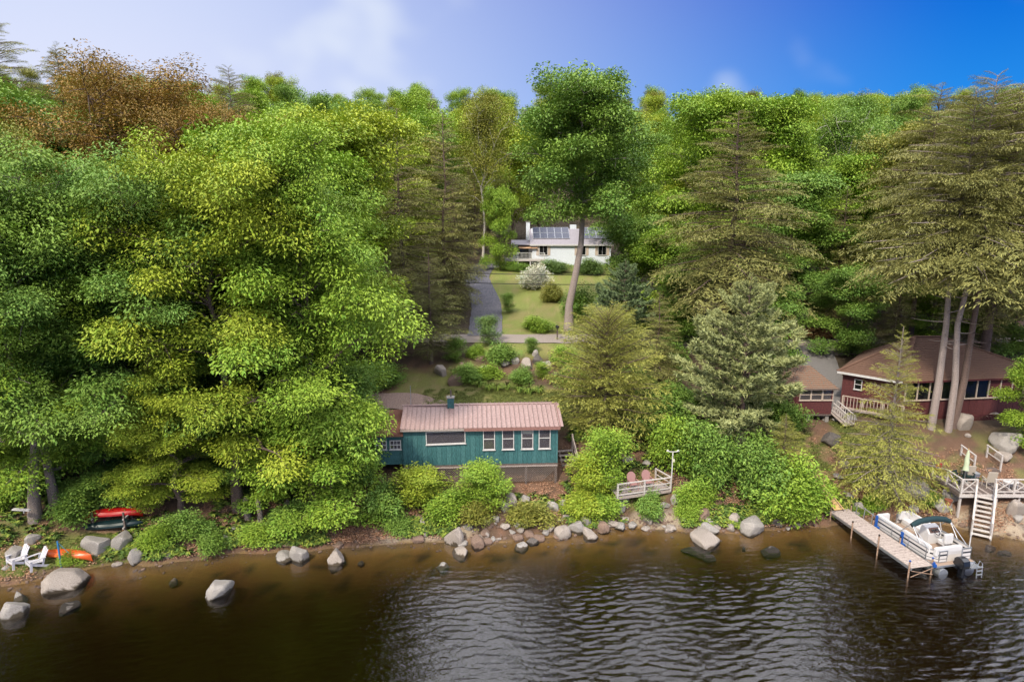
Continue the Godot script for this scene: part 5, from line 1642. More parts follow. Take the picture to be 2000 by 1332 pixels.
	motor.prism(PackedVector2Array([Vector2(-0.30, 0.0), Vector2(0.30, -0.02), Vector2(0.36, 0.18), Vector2(0.30, 0.42), Vector2(0.12, 0.52), Vector2(-0.16, 0.50), Vector2(-0.30, 0.36)]), 0.40, Transform3D(Basis(Vector3(0, 0, 1), Vector3.UP, Vector3(-1, 0, 0)), Vector3(0.13, 0.44, 2.62)))
	motor.prism(PackedVector2Array([Vector2(-0.26, 0.02), Vector2(0.27, 0.02), Vector2(0.32, 0.20), Vector2(0.26, 0.40), Vector2(0.10, 0.49), Vector2(-0.13, 0.47), Vector2(-0.26, 0.34)]), 0.46, Transform3D(Basis(Vector3(0, 0, 1), Vector3.UP, Vector3(-1, 0, 0)), Vector3(0.13, 0.44, 2.62)))
	var mo := put("outboard_motor", motor.mesh(), black, b)
	var leg2 := Shape.new()
	leg2.prism(PackedVector2Array([Vector2(-0.14, -0.55), Vector2(0.10, -0.62), Vector2(0.16, 0.0), Vector2(-0.16, 0.0)]), 0.18, Transform3D(Basis(Vector3(0, 0, 1), Vector3.UP, Vector3(-1, 0, 0)), Vector3(0.13, 0.45, 2.66)))
	leg2.box(Transform3D(Basis.from_scale(Vector3(0.34, 0.03, 0.4)), Vector3(0.13, -0.08, 2.74)))
	leg2.tube([Vector3(0.13, -0.22, 2.45), Vector3(0.13, -0.22, 2.9)], [0.05, 0.06], 8)
	put("motor_leg", leg2.mesh(), black, mo)
	bx("motor_bracket", Vector3(0.13, 0.42, 2.36), Vector3(0.34, 0.30, 0.22), dark, b)
	var prop := Shape.new()
	for i in 3:
		var a := TAU * i / 3.0
		prop.box(Transform3D(Basis(Vector3(0, 0, 1), a) * Basis(Vector3.UP, 0.5) * Basis.from_scale(Vector3(0.07, 0.16, 0.015)), Vector3(0.13 - sin(a) * 0.09, -0.22 + cos(a) * 0.09, 2.93)))
	put("propeller", prop.mesh(), dark, mo)
	# boarding ladder
	for s in [-1.0, 1.0]:
		var r := Shape.new()
		r.tube([Vector3(0.95 + s * 0.17, 0.42, 2.7), Vector3(0.95 + s * 0.17, 0.72, 2.78), Vector3(0.95 + s * 0.17, 0.66, 2.95), Vector3(0.95 + s * 0.17, -0.12, 3.02)], [0.02, 0.02, 0.02, 0.02], 6)
		put("ladder_rail", r.mesh(), metal, b)
	for i in 3:
		bx("ladder_rung", Vector3(0.95, 0.05 + i * 0.22, 2.99), Vector3(0.34, 0.03, 0.09), metal, b)


func x_panel(parent: Node3D, a: Vector3, b: Vector3, height: float, m: Material) -> void:
	bar("rail", a + Vector3(0, height, 0), b + Vector3(0, height, 0), 0.10, 0.05, m, parent)
	bar("rail", a + Vector3(0, 0.14, 0), b + Vector3(0, 0.14, 0), 0.05, 0.06, m, parent)
	bar("cross_brace", a + Vector3(0, 0.17, 0.015), b + Vector3(0, height - 0.03, 0.015), 0.045, 0.045, m, parent)
	bar("cross_brace", a + Vector3(0, height - 0.03, -0.035), b + Vector3(0, 0.17, -0.035), 0.045, 0.045, m, parent)


func make_lake_deck() -> void:
	var y := 2.0
	var d := thing("lake_deck", "weathered deck with crossed railings above the beach at the right edge", "deck", Vector3(27.7, y, -39.25), 0.0)
	for i in 33:
		bx("deck_board", Vector3(0.08 + i * 0.152, 0.0, -1.4), Vector3(0.142, 0.035, 2.8), M.dark_wood if (i * 5) % 7 < 5 else M.grey_wood, d)
	bx("rim_beam", Vector3(2.5, -0.12, 0.03), Vector3(5.1, 0.2, 0.06), M.pale_wood, d)
	bx("rim_beam", Vector3(-0.02, -0.12, -1.4), Vector3(0.06, 0.2, 2.8), M.dark_wood, d)
	for x in [0.05, 0.95, 2.1, 3.3, 4.5, 5.0]:
		bx("post", Vector3(x, 0.48, 0.0), Vector3(0.10, 1.0, 0.10), M.pale_wood, d)
	for x in [0.15, 1.2, 2.4, 3.8, 4.9]:
		bx("leg", Vector3(x, -1.0, -0.15), Vector3(0.12, 1.7, 0.12), M.pale_wood, d)
		bx("leg", Vector3(x, -0.5, -2.5), Vector3(0.12, 1.0, 0.12), M.dark_wood, d)
	x_panel(d, Vector3(0.1, 0, 0), Vector3(0.9, 0, 0), 0.95, M.pale_wood)
	x_panel(d, Vector3(2.15, 0, 0), Vector3(3.25, 0, 0), 0.95, M.pale_wood)
	x_panel(d, Vector3(3.35, 0, 0), Vector3(4.45, 0, 0), 0.95, M.pale_wood)
	x_panel(d, Vector3(0.05, 0, -0.1), Vector3(0.05, 0, -1.4), 0.95, M.pale_wood)
	bx("post", Vector3(0.05, 0.48, -1.45), Vector3(0.10, 1.0, 0.10), M.pale_wood, d)
	bar("rail", Vector3(0.05, 0.95, -1.5), Vector3(-0.1, 0.75, -2.7), 0.10, 0.05, M.pale_wood, d)
	bx("post", Vector3(-0.1, 0.4, -2.7), Vector3(0.10, 0.8, 0.10), M.pale_wood, d)
	# upper platform with two hand rails
	var p := thing("deck_platform", "small upper platform with two handrails behind the lake deck", "platform", Vector3(30.3, 2.42, -42.0), 0.0)
	for i in 11:
		bx("deck_board", Vector3(0.1 + i * 0.15, 0.0, -0.7), Vector3(0.14, 0.035, 1.6), M.dark_wood, p)
	bx("rim_beam", Vector3(0.85, -0.14, 0.12), Vector3(1.7, 0.22, 0.05), M.dark_wood, p)
	for x in [0.0, 1.75]:
		bx("post", Vector3(x, 0.40, 0.0), Vector3(0.09, 1.2, 0.09), M.pale_wood, p)
		bx("post", Vector3(x, 0.50, -1.4), Vector3(0.09, 1.3, 0.09), M.pale_wood, p)
		bar("handrail", Vector3(x, 1.0, 0.05), Vector3(x, 1.18, -1.5), 0.09, 0.05, M.pale_wood, p)
		bar("handrail", Vector3(x, 0.55, 0.05), Vector3(x, 0.7, -1.5), 0.05, 0.05, M.pale_wood, p)
	# stairs to the beach
	var s := thing("beach_stairs", "pale wooden stairs with handrails from the lake deck to the beach", "stairs", Vector3(29.2, 2.0, -39.3), 0.0)
	var top := Vector3(0, -0.06, 0.15)
	var foot := Vector3(-1.15, -1.98, 1.85)
	var along_ := Vector3(foot.x - top.x, 0, foot.z - top.z).normalized()
	var across := Vector3(along_.z, 0, -along_.x)
	var turn := Basis(across, Vector3.UP, across.cross(Vector3.UP))
	for i in 9:
		bx("tread", top.lerp(foot, (i + 0.5) / 9.0), Vector3(0.86, 0.04, 0.25), M.pale_wood, s, turn)
	for q in [-0.45, 0.45]:
		bar("stringer", top + across * q, foot + across * q, 0.05, 0.2, M.pale_wood, s)
		for t in [0.02, 0.5, 0.95]:
			var at: Vector3 = top.lerp(foot, t) + across * q * 1.08
			bx("post", at + Vector3(0, 0.36, 0), Vector3(0.085, 1.1, 0.085), M.pale_wood, s)
		bar("handrail", top + across * q * 1.08 + Vector3(0, 0.9, 0), foot.lerp(top, 0.05) + across * q * 1.08 + Vector3(0, 0.9, 0), 0.10, 0.05, M.pale_wood, s)
		bar("handrail", top + across * q * 1.08 + Vector3(0, 0.5, 0), foot.lerp(top, 0.05) + across * q * 1.08 + Vector3(0, 0.5, 0), 0.05, 0.06, M.pale_wood, s)
	# things on the deck
	var u := thing("parasol", "closed cream parasol standing on the lake deck", "parasol", Vector3(29.0, 2.02, -40.9))
	var cloth := Shape.new()
	var rings := []
	var radii := []
	for i in 9:
		rings.append(Vector3(0.01 * sin(i), 0.85 + i * 0.17, 0.012 * cos(i * 2.0)))
		radii.append([0.20, 0.17, 0.14, 0.15, 0.14, 0.125, 0.11, 0.08, 0.03][i])
	cloth.tube(rings, radii, 9)
	put("canopy", cloth.mesh(), mat("parasol_cream", Color(0.70, 0.74, 0.62), 0.85), u)
	bx("pole", Vector3(0, 0.6, 0), Vector3(0.04, 1.2, 0.04), M.alu, u)
	bx("base", Vector3(0, 0.05, 0), Vector3(0.45, 0.1, 0.45), M.concrete, u)
	bx("finial", Vector3(0, 2.27, 0), Vector3(0.05, 0.1, 0.05), M.plywood, u)
	var green := mat("chair_green", Color(0.02, 0.14, 0.14), 0.5)
	for i in 2:
		var c := thing("plastic_chair", ["dark green plastic chair left of the cream parasol", "dark green plastic chair right of the cream parasol"][i], "chair", Vector3(28.45 + i * 0.85, 2.02, -40.65 - i * 0.3), 0.5 - i * 0.6, "green chairs on the lake deck")
		chair_parts(c, green, 0.46, 0.42, 0.44, 0.42)
	var tan := mat("sling_tan", Color(0.62, 0.58, 0.53), 0.85)
	for i in 2:
		var c := thing("sling_chair", ["tan sling chair behind the cream parasol", "tan sling chair at the head of the beach stairs"][i], "chair", Vector3(29.45 + i * 0.7, 2.02, -41.3 + i * 1.0), 3.0, "sling chairs on the lake deck")
		chair_parts(c, tan, 0.56, 0.50, 0.40, 0.72)
	var bin := thing("storage_bin", "grey plastic storage bin with a lid on the lake deck", "bin", Vector3(29.95, 2.02, -41.5), 0.1)
	bx("tub", Vector3(0, 0.2, 0), Vector3(0.6, 0.4, 0.42), mat("bin_grey", Color(0.38, 0.40, 0.45), 0.5), bin)
	bx("lid", Vector3(0, 0.42, 0), Vector3(0.66, 0.05, 0.47), mat("lid_grey", Color(0.52, 0.53, 0.55), 0.5), bin)
	var table := thing("low_table", "low white table behind the crossed railing of the lake deck", "table", Vector3(31.4, 2.02, -40.1), 0.2)
	cushion("table_top", table, Vector3(0, 0.4, 0), Vector3(0.8, 0.05, 0.55), M.white_paint)
	for q in [[-0.32, -0.2], [0.32, -0.2], [-0.32, 0.2], [0.32, 0.2]]:
		bx("leg", Vector3(q[0], 0.19, q[1]), Vector3(0.05, 0.38, 0.05), M.white_paint, table)
	var jacket := thing("life_jacket", "red life jacket hanging on the left end of the lake deck", "life jacket", Vector3(27.72, 2.55, -41.6), 0.3)
	for sx in [-1.0, 1.0]:
		cushion("panel", jacket, Vector3(sx * 0.13, 0.25, 0), Vector3(0.2, 0.42, 0.09), mat("jacket_red", Color(0.58, 0.12, 0.10), 0.8), Basis(Vector3.BACK, sx * 0.08))
	bx("strap", Vector3(0, 0.2, 0.05), Vector3(0.46, 0.04, 0.02), M.glass_dark, jacket)
	var pot := thing("clay_pot", "terracotta pot standing on the rocks under the lake deck's left corner", "pot", on(27.5, 39.9, 0.45))
	var ps := Shape.new()
	ps.tube([Vector3(0, 0, 0), Vector3(0, 0.3, 0), Vector3(0, 0.31, 0), Vector3(0, 0.38, 0)], [0.14, 0.2, 0.23, 0.23], 12)
	put("body", ps.mesh(), mat("terracotta", Color(0.50, 0.29, 0.22), 0.85), pot)


# seat, back, arms and four legs of a simple chair; +z is its front
func chair_parts(c: Node3D, m: Material, w: float, dp: float, sh: float, bh: float) -> void:
	cushion("seat", c, Vector3(0, sh, 0), Vector3(w, 0.05, dp), m)
	cushion("backrest", c, Vector3(0, sh + bh * 0.5, -dp * 0.5 - 0.05), Vector3(w, bh, 0.05), m, Basis(Vector3.RIGHT, -0.2))
	for sx in [-1.0, 1.0]:
		bar("arm", Vector3(sx * (w * 0.5 + 0.02), sh + 0.2, -dp * 0.5), Vector3(sx * (w * 0.5 + 0.02), sh + 0.2, dp * 0.45), 0.06, 0.035, m, c)
		bar("leg", Vector3(sx * w * 0.46, 0.0, dp * 0.48), Vector3(sx * w * 0.5, sh + 0.19, dp * 0.42), 0.045, 0.045, m, c)
		bar("leg", Vector3(sx * w * 0.46, 0.0, -dp * 0.6), Vector3(sx * w * 0.48, sh + 0.2, -dp * 0.48), 0.045, 0.045, m, c)


func make_small_deck() -> void:
	var d := thing("small_deck", "little white-railed deck on the bank right of the green cabin", "deck", Vector3(6.6, 1.62, -39.75), 0.29)
	var w := 3.7
	for i in 10:
		bx("deck_board", Vector3(w * 0.5, 0, -0.08 - i * 0.15), Vector3(w, 0.04, 0.14), M.grey_wood if i % 3 else M.pale_wood, d)
	bx("rim_beam", Vector3(w * 0.5, -0.13, 0.03), Vector3(w, 0.18, 0.05), M.grey_wood, d)
	for x in [0.0, 1.85, 3.7]:
		bx("post", Vector3(x, 0.36, 0.03), Vector3(0.09, 1.0, 0.09), M.pale_wood, d)
		bx("leg", Vector3(x, -0.6, -0.1), Vector3(0.1, 1.2, 0.1), M.grey_wood, d)
		bx("leg", Vector3(x, -0.35, -1.3), Vector3(0.1, 0.7, 0.1), M.grey_wood, d)
	for k in [0.82, 0.44, 0.08]:
		bar("rail", Vector3(0, k, 0.05), Vector3(w, k, 0.05), 0.09 if k > 0.8 else 0.045, 0.05, M.pale_wood, d)
		bar("rail", Vector3(w, k, 0.0), Vector3(w - 0.25, k, -1.5), 0.09 if k > 0.8 else 0.045, 0.05, M.pale_wood, d)
	bx("post", Vector3(w - 0.25, 0.36, -1.5), Vector3(0.09, 1.0, 0.09), M.pale_wood, d)
	var pink := patchy("chair_pink", [[0.2, Color(0.50, 0.36, 0.35)], [0.8, Color(0.60, 0.46, 0.44)]], 2.0, 0.6, 96)
	for i in 2:
		var c := thing("shell_chair", ["faded red shell-back chair, left one on the small deck", "faded red shell-back chair, right one on the small deck"][i], "chair", Vector3(7.75 + i * 1.0, 1.64, -40.75 - i * 0.3), 0.25, "faded red chairs on the small deck")
		cushion("seat", c, Vector3(0, 0.38, 0.0), Vector3(0.52, 0.05, 0.5), pink)
		var back := Shape.new()
		var o := PackedVector2Array()
		for k in 17:
			var a := PI * k / 16.0
			o.append(Vector2(cos(a) * 0.30, 0.34 + sin(a) * 0.34))
		o.append_array([Vector2(-0.22, 0.0), Vector2(0.22, 0.0)])
		back.prism(o, 0.045)
		put("backrest", back.mesh(), pink, c, Transform3D(Basis(Vector3.RIGHT, -0.3), Vector3(0, 0.38, -0.24)))
		for sx in [-1.0, 1.0]:
			bar("arm", Vector3(sx * 0.29, 0.58, -0.24), Vector3(sx * 0.29, 0.58, 0.22), 0.05, 0.04, pink, c)
			bar("leg", Vector3(sx * 0.26, 0.0, 0.26), Vector3(sx * 0.29, 0.57, 0.2), 0.04, 0.04, pink, c)
			bar("leg", Vector3(sx * 0.26, 0.0, -0.3), Vector3(sx * 0.29, 0.57, -0.22), 0.04, 0.04, pink, c)
	var lamp := thing("lamp_post", "white lamp post with two small heads beside the small deck", "lamp post", Vector3(10.25, 1.3, -41.0))
	bx("pole", Vector3(0, 1.3, 0), Vector3(0.06, 2.9, 0.06), M.white_paint, lamp)
	bar("arm", Vector3(-0.26, 2.78, 0), Vector3(0.26, 2.78, 0), 0.04, 0.04, M.white_paint, lamp)
	for sx in [-1.0, 1.0]:
		var head := Shape.new()
		head.tube([Vector3(0, 0.02, 0), Vector3(sx * 0.12, 0.10, 0.06)], [0.035, 0.075], 8)
		put("lamp_head", head.mesh(), M.white_paint, lamp, Transform3D(Basis(), Vector3(sx * 0.24, 2.78, 0)))
	bx("switch_box", Vector3(0.07, 2.2, 0.04), Vector3(0.12, 0.17, 0.1), mat("box_cream", Color(0.72, 0.71, 0.60), 0.6), lamp)


# a kayak hull: pointed both ends, rockered; +x is its length
func kayak_mesh(length: float, width: float, depth: float) -> Array:
	var hull := Shape.new()
	var n := 24
	var m := 12
	var pts := []
	for i in n + 1:
		var u := i / float(n) * 2.0 - 1.0
		var w := width * 0.5 * pow(maxf(0.0, 1.0 - pow(absf(u), 2.2)), 0.75) + 0.012
		var lift := 0.16 * depth * pow(absf(u), 3.0) * 3.0
		var hgt := depth * (0.55 + 0.25 * absf(u))
		var ring := []
		for k in m:
			var a := TAU * k / m
			var y := sin(a)
			ring.append(Vector3(u * length * 0.5, lift + (y * hgt * (0.62 if y < 0 else 0.5)), cos(a) * w))
		pts.append(ring)
	for i in n:
		for k in m:
			var l := (k + 1) % m
			hull.quad(pts[i][k], pts[i][l], pts[i + 1][l], pts[i + 1][k])
	var st := SurfaceTool.new()
	var flat := hull.mesh()
	st.create_from(flat, 0)
	var pit := Shape.new()
	var o := PackedVector2Array()
	for k in 20:
		o.append(Vector2(cos(TAU * k / 20.0) * length * 0.11, sin(TAU * k / 20.0) * width * 0.33))
	pit.prism(o, 0.05, Transform3D(Basis(Vector3.RIGHT, -PI * 0.5), Vector3(-0.1, depth * 0.29, 0)))
	return [flat, pit.mesh()]


func make_left_lawn() -> void:
	var k := kayak_mesh(3.35, 0.66, 0.5)
	var specs := [["red kayak lying upside down on top of the rack", Color(0.58, 0.035, 0.04), Vector3(-23.35, 1.98, -36.75), 0.155, PI],
		["dark green kayak lying upside down under the red one", Color(0.03, 0.13, 0.14), Vector3(-23.2, 1.42, -36.4), 0.19, PI],
		["orange kayak lying on the grass behind the white lawn chairs", Color(0.76, 0.33, 0.15), Vector3(-24.75, 0.72, -34.35), -0.13, PI]]
	var grp := "kayaks on the left bank"
	for i in 3:
		var s: Array = specs[i]
		var o := thing("kayak", s[0], "kayak", s[2], 0.0, grp)
		o.basis = Basis(Vector3.UP, s[3]) * Basis(Vector3.RIGHT, s[4] + (0.25 if i < 2 else 0.1)) * Basis(Vector3.BACK, -0.02 * i)
		var plastic := mat("kayak_paint_%s" % ["red", "green", "orange"][i], s[1], 0.4)
		put("hull", k[0], plastic, o)
		put("cockpit", k[1], M.glass_dark, o)
		bar("keel_strip", Vector3(-1.4, -0.20, 0), Vector3(1.4, -0.20, 0), 0.03, 0.02, plastic, o)
	var rack := thing("kayak_rack", "low wooden rack that carries the red and green kayaks", "rack", on(-23.3, 36.7))
	for x in [-0.85, 0.95]:
		for z in [-0.35, 0.45]:
			bx("post", Vector3(x, 0.25, z), Vector3(0.09, 1.3, 0.09), M.dark_wood, rack)
		bar("arm", Vector3(x, 0.02, -0.45), Vector3(x, 0.0, 0.65), 0.07, 0.07, M.pale_wood, rack)
		bar("arm", Vector3(x, 0.53, -0.45), Vector3(x, 0.5, 0.55), 0.07, 0.07, M.pale_wood, rack)
	# lawn chairs
	var plastic := mat("chair_white", Color(0.73, 0.72, 0.74), 0.45)
	for i in 2:
		var c := thing("lawn_chair", ["white slatted lawn chair nearer the left picture edge", "white slatted lawn chair beside the orange kayak"][i], "chair", on(-26.75 + i * 0.98, 33.55 + i * 0.02), -0.55 - i * 0.12, "white lawn chairs by the lake")
		for q in 5:
			bx("seat_slat", Vector3(0, 0.36 - q * 0.022 + 0.02, 0.26 - q * 0.12), Vector3(0.54, 0.025, 0.105), plastic, c, Basis(Vector3.RIGHT, -0.18))
		for q in 5:
			bar("back_slat", Vector3(-0.22 + q * 0.11, 0.30, -0.26), Vector3(-0.25 + q * 0.125, 1.0 - 0.05 * absf(q - 2), -0.58), 0.10, 0.022, plastic, c, Vector3.BACK)
		bar("back_brace", Vector3(-0.3, 0.62, -0.44), Vector3(0.3, 0.62, -0.44), 0.03, 0.06, plastic, c)
		for sx in [-1.0, 1.0]:
			bx("arm", Vector3(sx * 0.36, 0.56, -0.02), Vector3(0.13, 0.028, 0.74), plastic, c)
			bar("leg", Vector3(sx * 0.34, -0.03, 0.34), Vector3(sx * 0.34, 0.55, 0.28), 0.035, 0.12, plastic, c, Vector3.BACK)
			bar("leg", Vector3(sx * 0.33, -0.03, -0.52), Vector3(sx * 0.31, 0.40, 0.36), 0.035, 0.13, plastic, c)
			bar("leg", Vector3(sx * 0.335, 0.1, -0.2), Vector3(sx * 0.34, 0.55, -0.34), 0.03, 0.09, plastic, c, Vector3.BACK)
		bx("apron", Vector3(0, 0.33, 0.36), Vector3(0.62, 0.12, 0.03), plastic, c)
	var p := thing("blue_post", "thin blue post with a cord in front of the orange kayak", "post", on(-24.55, 33.75))
	bx("pole", Vector3(0, 0.75, 0), Vector3(0.07, 1.7, 0.07), mat("post_blue", Color(0.12, 0.38, 0.56), 0.5), p)
	bar("cord", Vector3(0.03, 1.5, 0), Vector3(0.35, 0.75, -0.25), 0.025, 0.025, mat("cord_blue", Color(0.25, 0.50, 0.58), 0.7), p)
	bx("hook", Vector3(0.02, 1.56, 0), Vector3(0.14, 0.05, 0.05), M.dark_wood, p)
	var sh := thing("trunk_shelf", "thin white board nailed across the leaning oak trunk", "board", on(-27.25, 35.7, 0.0))
	bx("board", Vector3(-0.05, 1.15, 0.55), Vector3(0.95, 0.06, 0.2), M.white_paint, sh, Basis(Vector3.BACK, -0.06))
	bx("bracket", Vector3(0.0, 1.02, 0.46), Vector3(0.06, 0.22, 0.06), M.white_paint, sh)
	# two pale chairs under the cedar
	for i in 2:
		var c := thing("garden_chair", ["pale yellow garden chair under the cedar", "pale green low garden chair left of the yellow one"][i], "chair", on(7.0 - i * 0.65, 45.5), 0.3 + i, "garden chairs under the cedar")
		chair_parts(c, mat("garden_chair_%s" % ["yellow", "green"][i], [Color(0.72, 0.70, 0.52), Color(0.55, 0.65, 0.52)][i], 0.6), 0.48, 0.45, 0.42, 0.5 - 0.1 * i)


# ---------------------------------------------------------------- rocks, fallen leaves, grass

func boulder(seed_: int) -> ArrayMesh:
	var r := RandomNumberGenerator.new()
	r.seed = seed_
	var f := FastNoiseLite.new()
	f.seed = seed_
	f.frequency = 1.1
	var planes := []
	for i in 11:
		var n := Vector3(r.randfn(), r.randfn() * 0.8, r.randfn()).normalized()
		planes.append([n, r.randf_range(0.5, 0.84)])
	planes.append([Vector3(r.randfn() * 0.2, 1, r.randfn() * 0.2).normalized(), r.randf_range(0.6, 0.8)])
	var st := SurfaceTool.new()
	st.begin(Mesh.PRIMITIVE_TRIANGLES)
	var n := 11
	for face in 6:
		var up := [Vector3.UP, Vector3.DOWN, Vector3.RIGHT, Vector3.LEFT, Vector3.BACK, Vector3.FORWARD][face] as Vector3
		var a := Vector3(up.y, up.z, up.x)
		var b := up.cross(a)
		var g := []
		for i in n + 1:
			for j in n + 1:
				var p := (up + a * tan((i / float(n) - 0.5) * PI * 0.5) + b * tan((j / float(n) - 0.5) * PI * 0.5)).normalized()
				p *= 1.0 + 0.10 * f.get_noise_3dv(p * 1.2)
				for pl in planes:
					var e: float = p.dot(pl[0]) - pl[1]
					if e > 0.0:
						p -= pl[0] * e * 0.93
				p += p.normalized() * (0.035 * f.get_noise_3dv(p * 4.0) + 0.018 * f.get_noise_3dv(p * 11.0))
				g.append(p)
		for i in n:
			for j in n:
				var q := [g[i * (n + 1) + j], g[(i + 1) * (n + 1) + j], g[(i + 1) * (n + 1) + j + 1], g[i * (n + 1) + j + 1]]
				for t in [[0, 1, 2], [0, 2, 3]]:
					var c: Vector3 = (q[t[1]] - q[t[0]]).cross(q[t[2]] - q[t[0]])
					var order: Array = [t[0], t[2], t[1]] if c.dot(q[t[0]]) > 0.0 else t
					for k in order:
						st.set_smooth_group(0)
						st.add_vertex(q[k])
	st.index()
	st.generate_normals()
	return st.commit()


func weedy(m: ArrayMesh, place: Transform3D) -> ArrayMesh:
	var a := m.surface_get_arrays(0)
	var v: PackedVector3Array = a[Mesh.ARRAY_VERTEX]
	var c := PackedColorArray()
	for p in v:
		var w := place * p
		var line := 0.10 + 0.22 * noise.get_noise_2d(w.x * 40.0 + w.z * 13.0, w.z * 40.0 + w.y * 25.0)
		c.append(Color(0.20, 0.17, 0.12) if w.y < line else Color.WHITE)
	a[Mesh.ARRAY_COLOR] = c
	var out := ArrayMesh.new()
	out.add_surface_from_arrays(Mesh.PRIMITIVE_TRIANGLES, a)
	return out


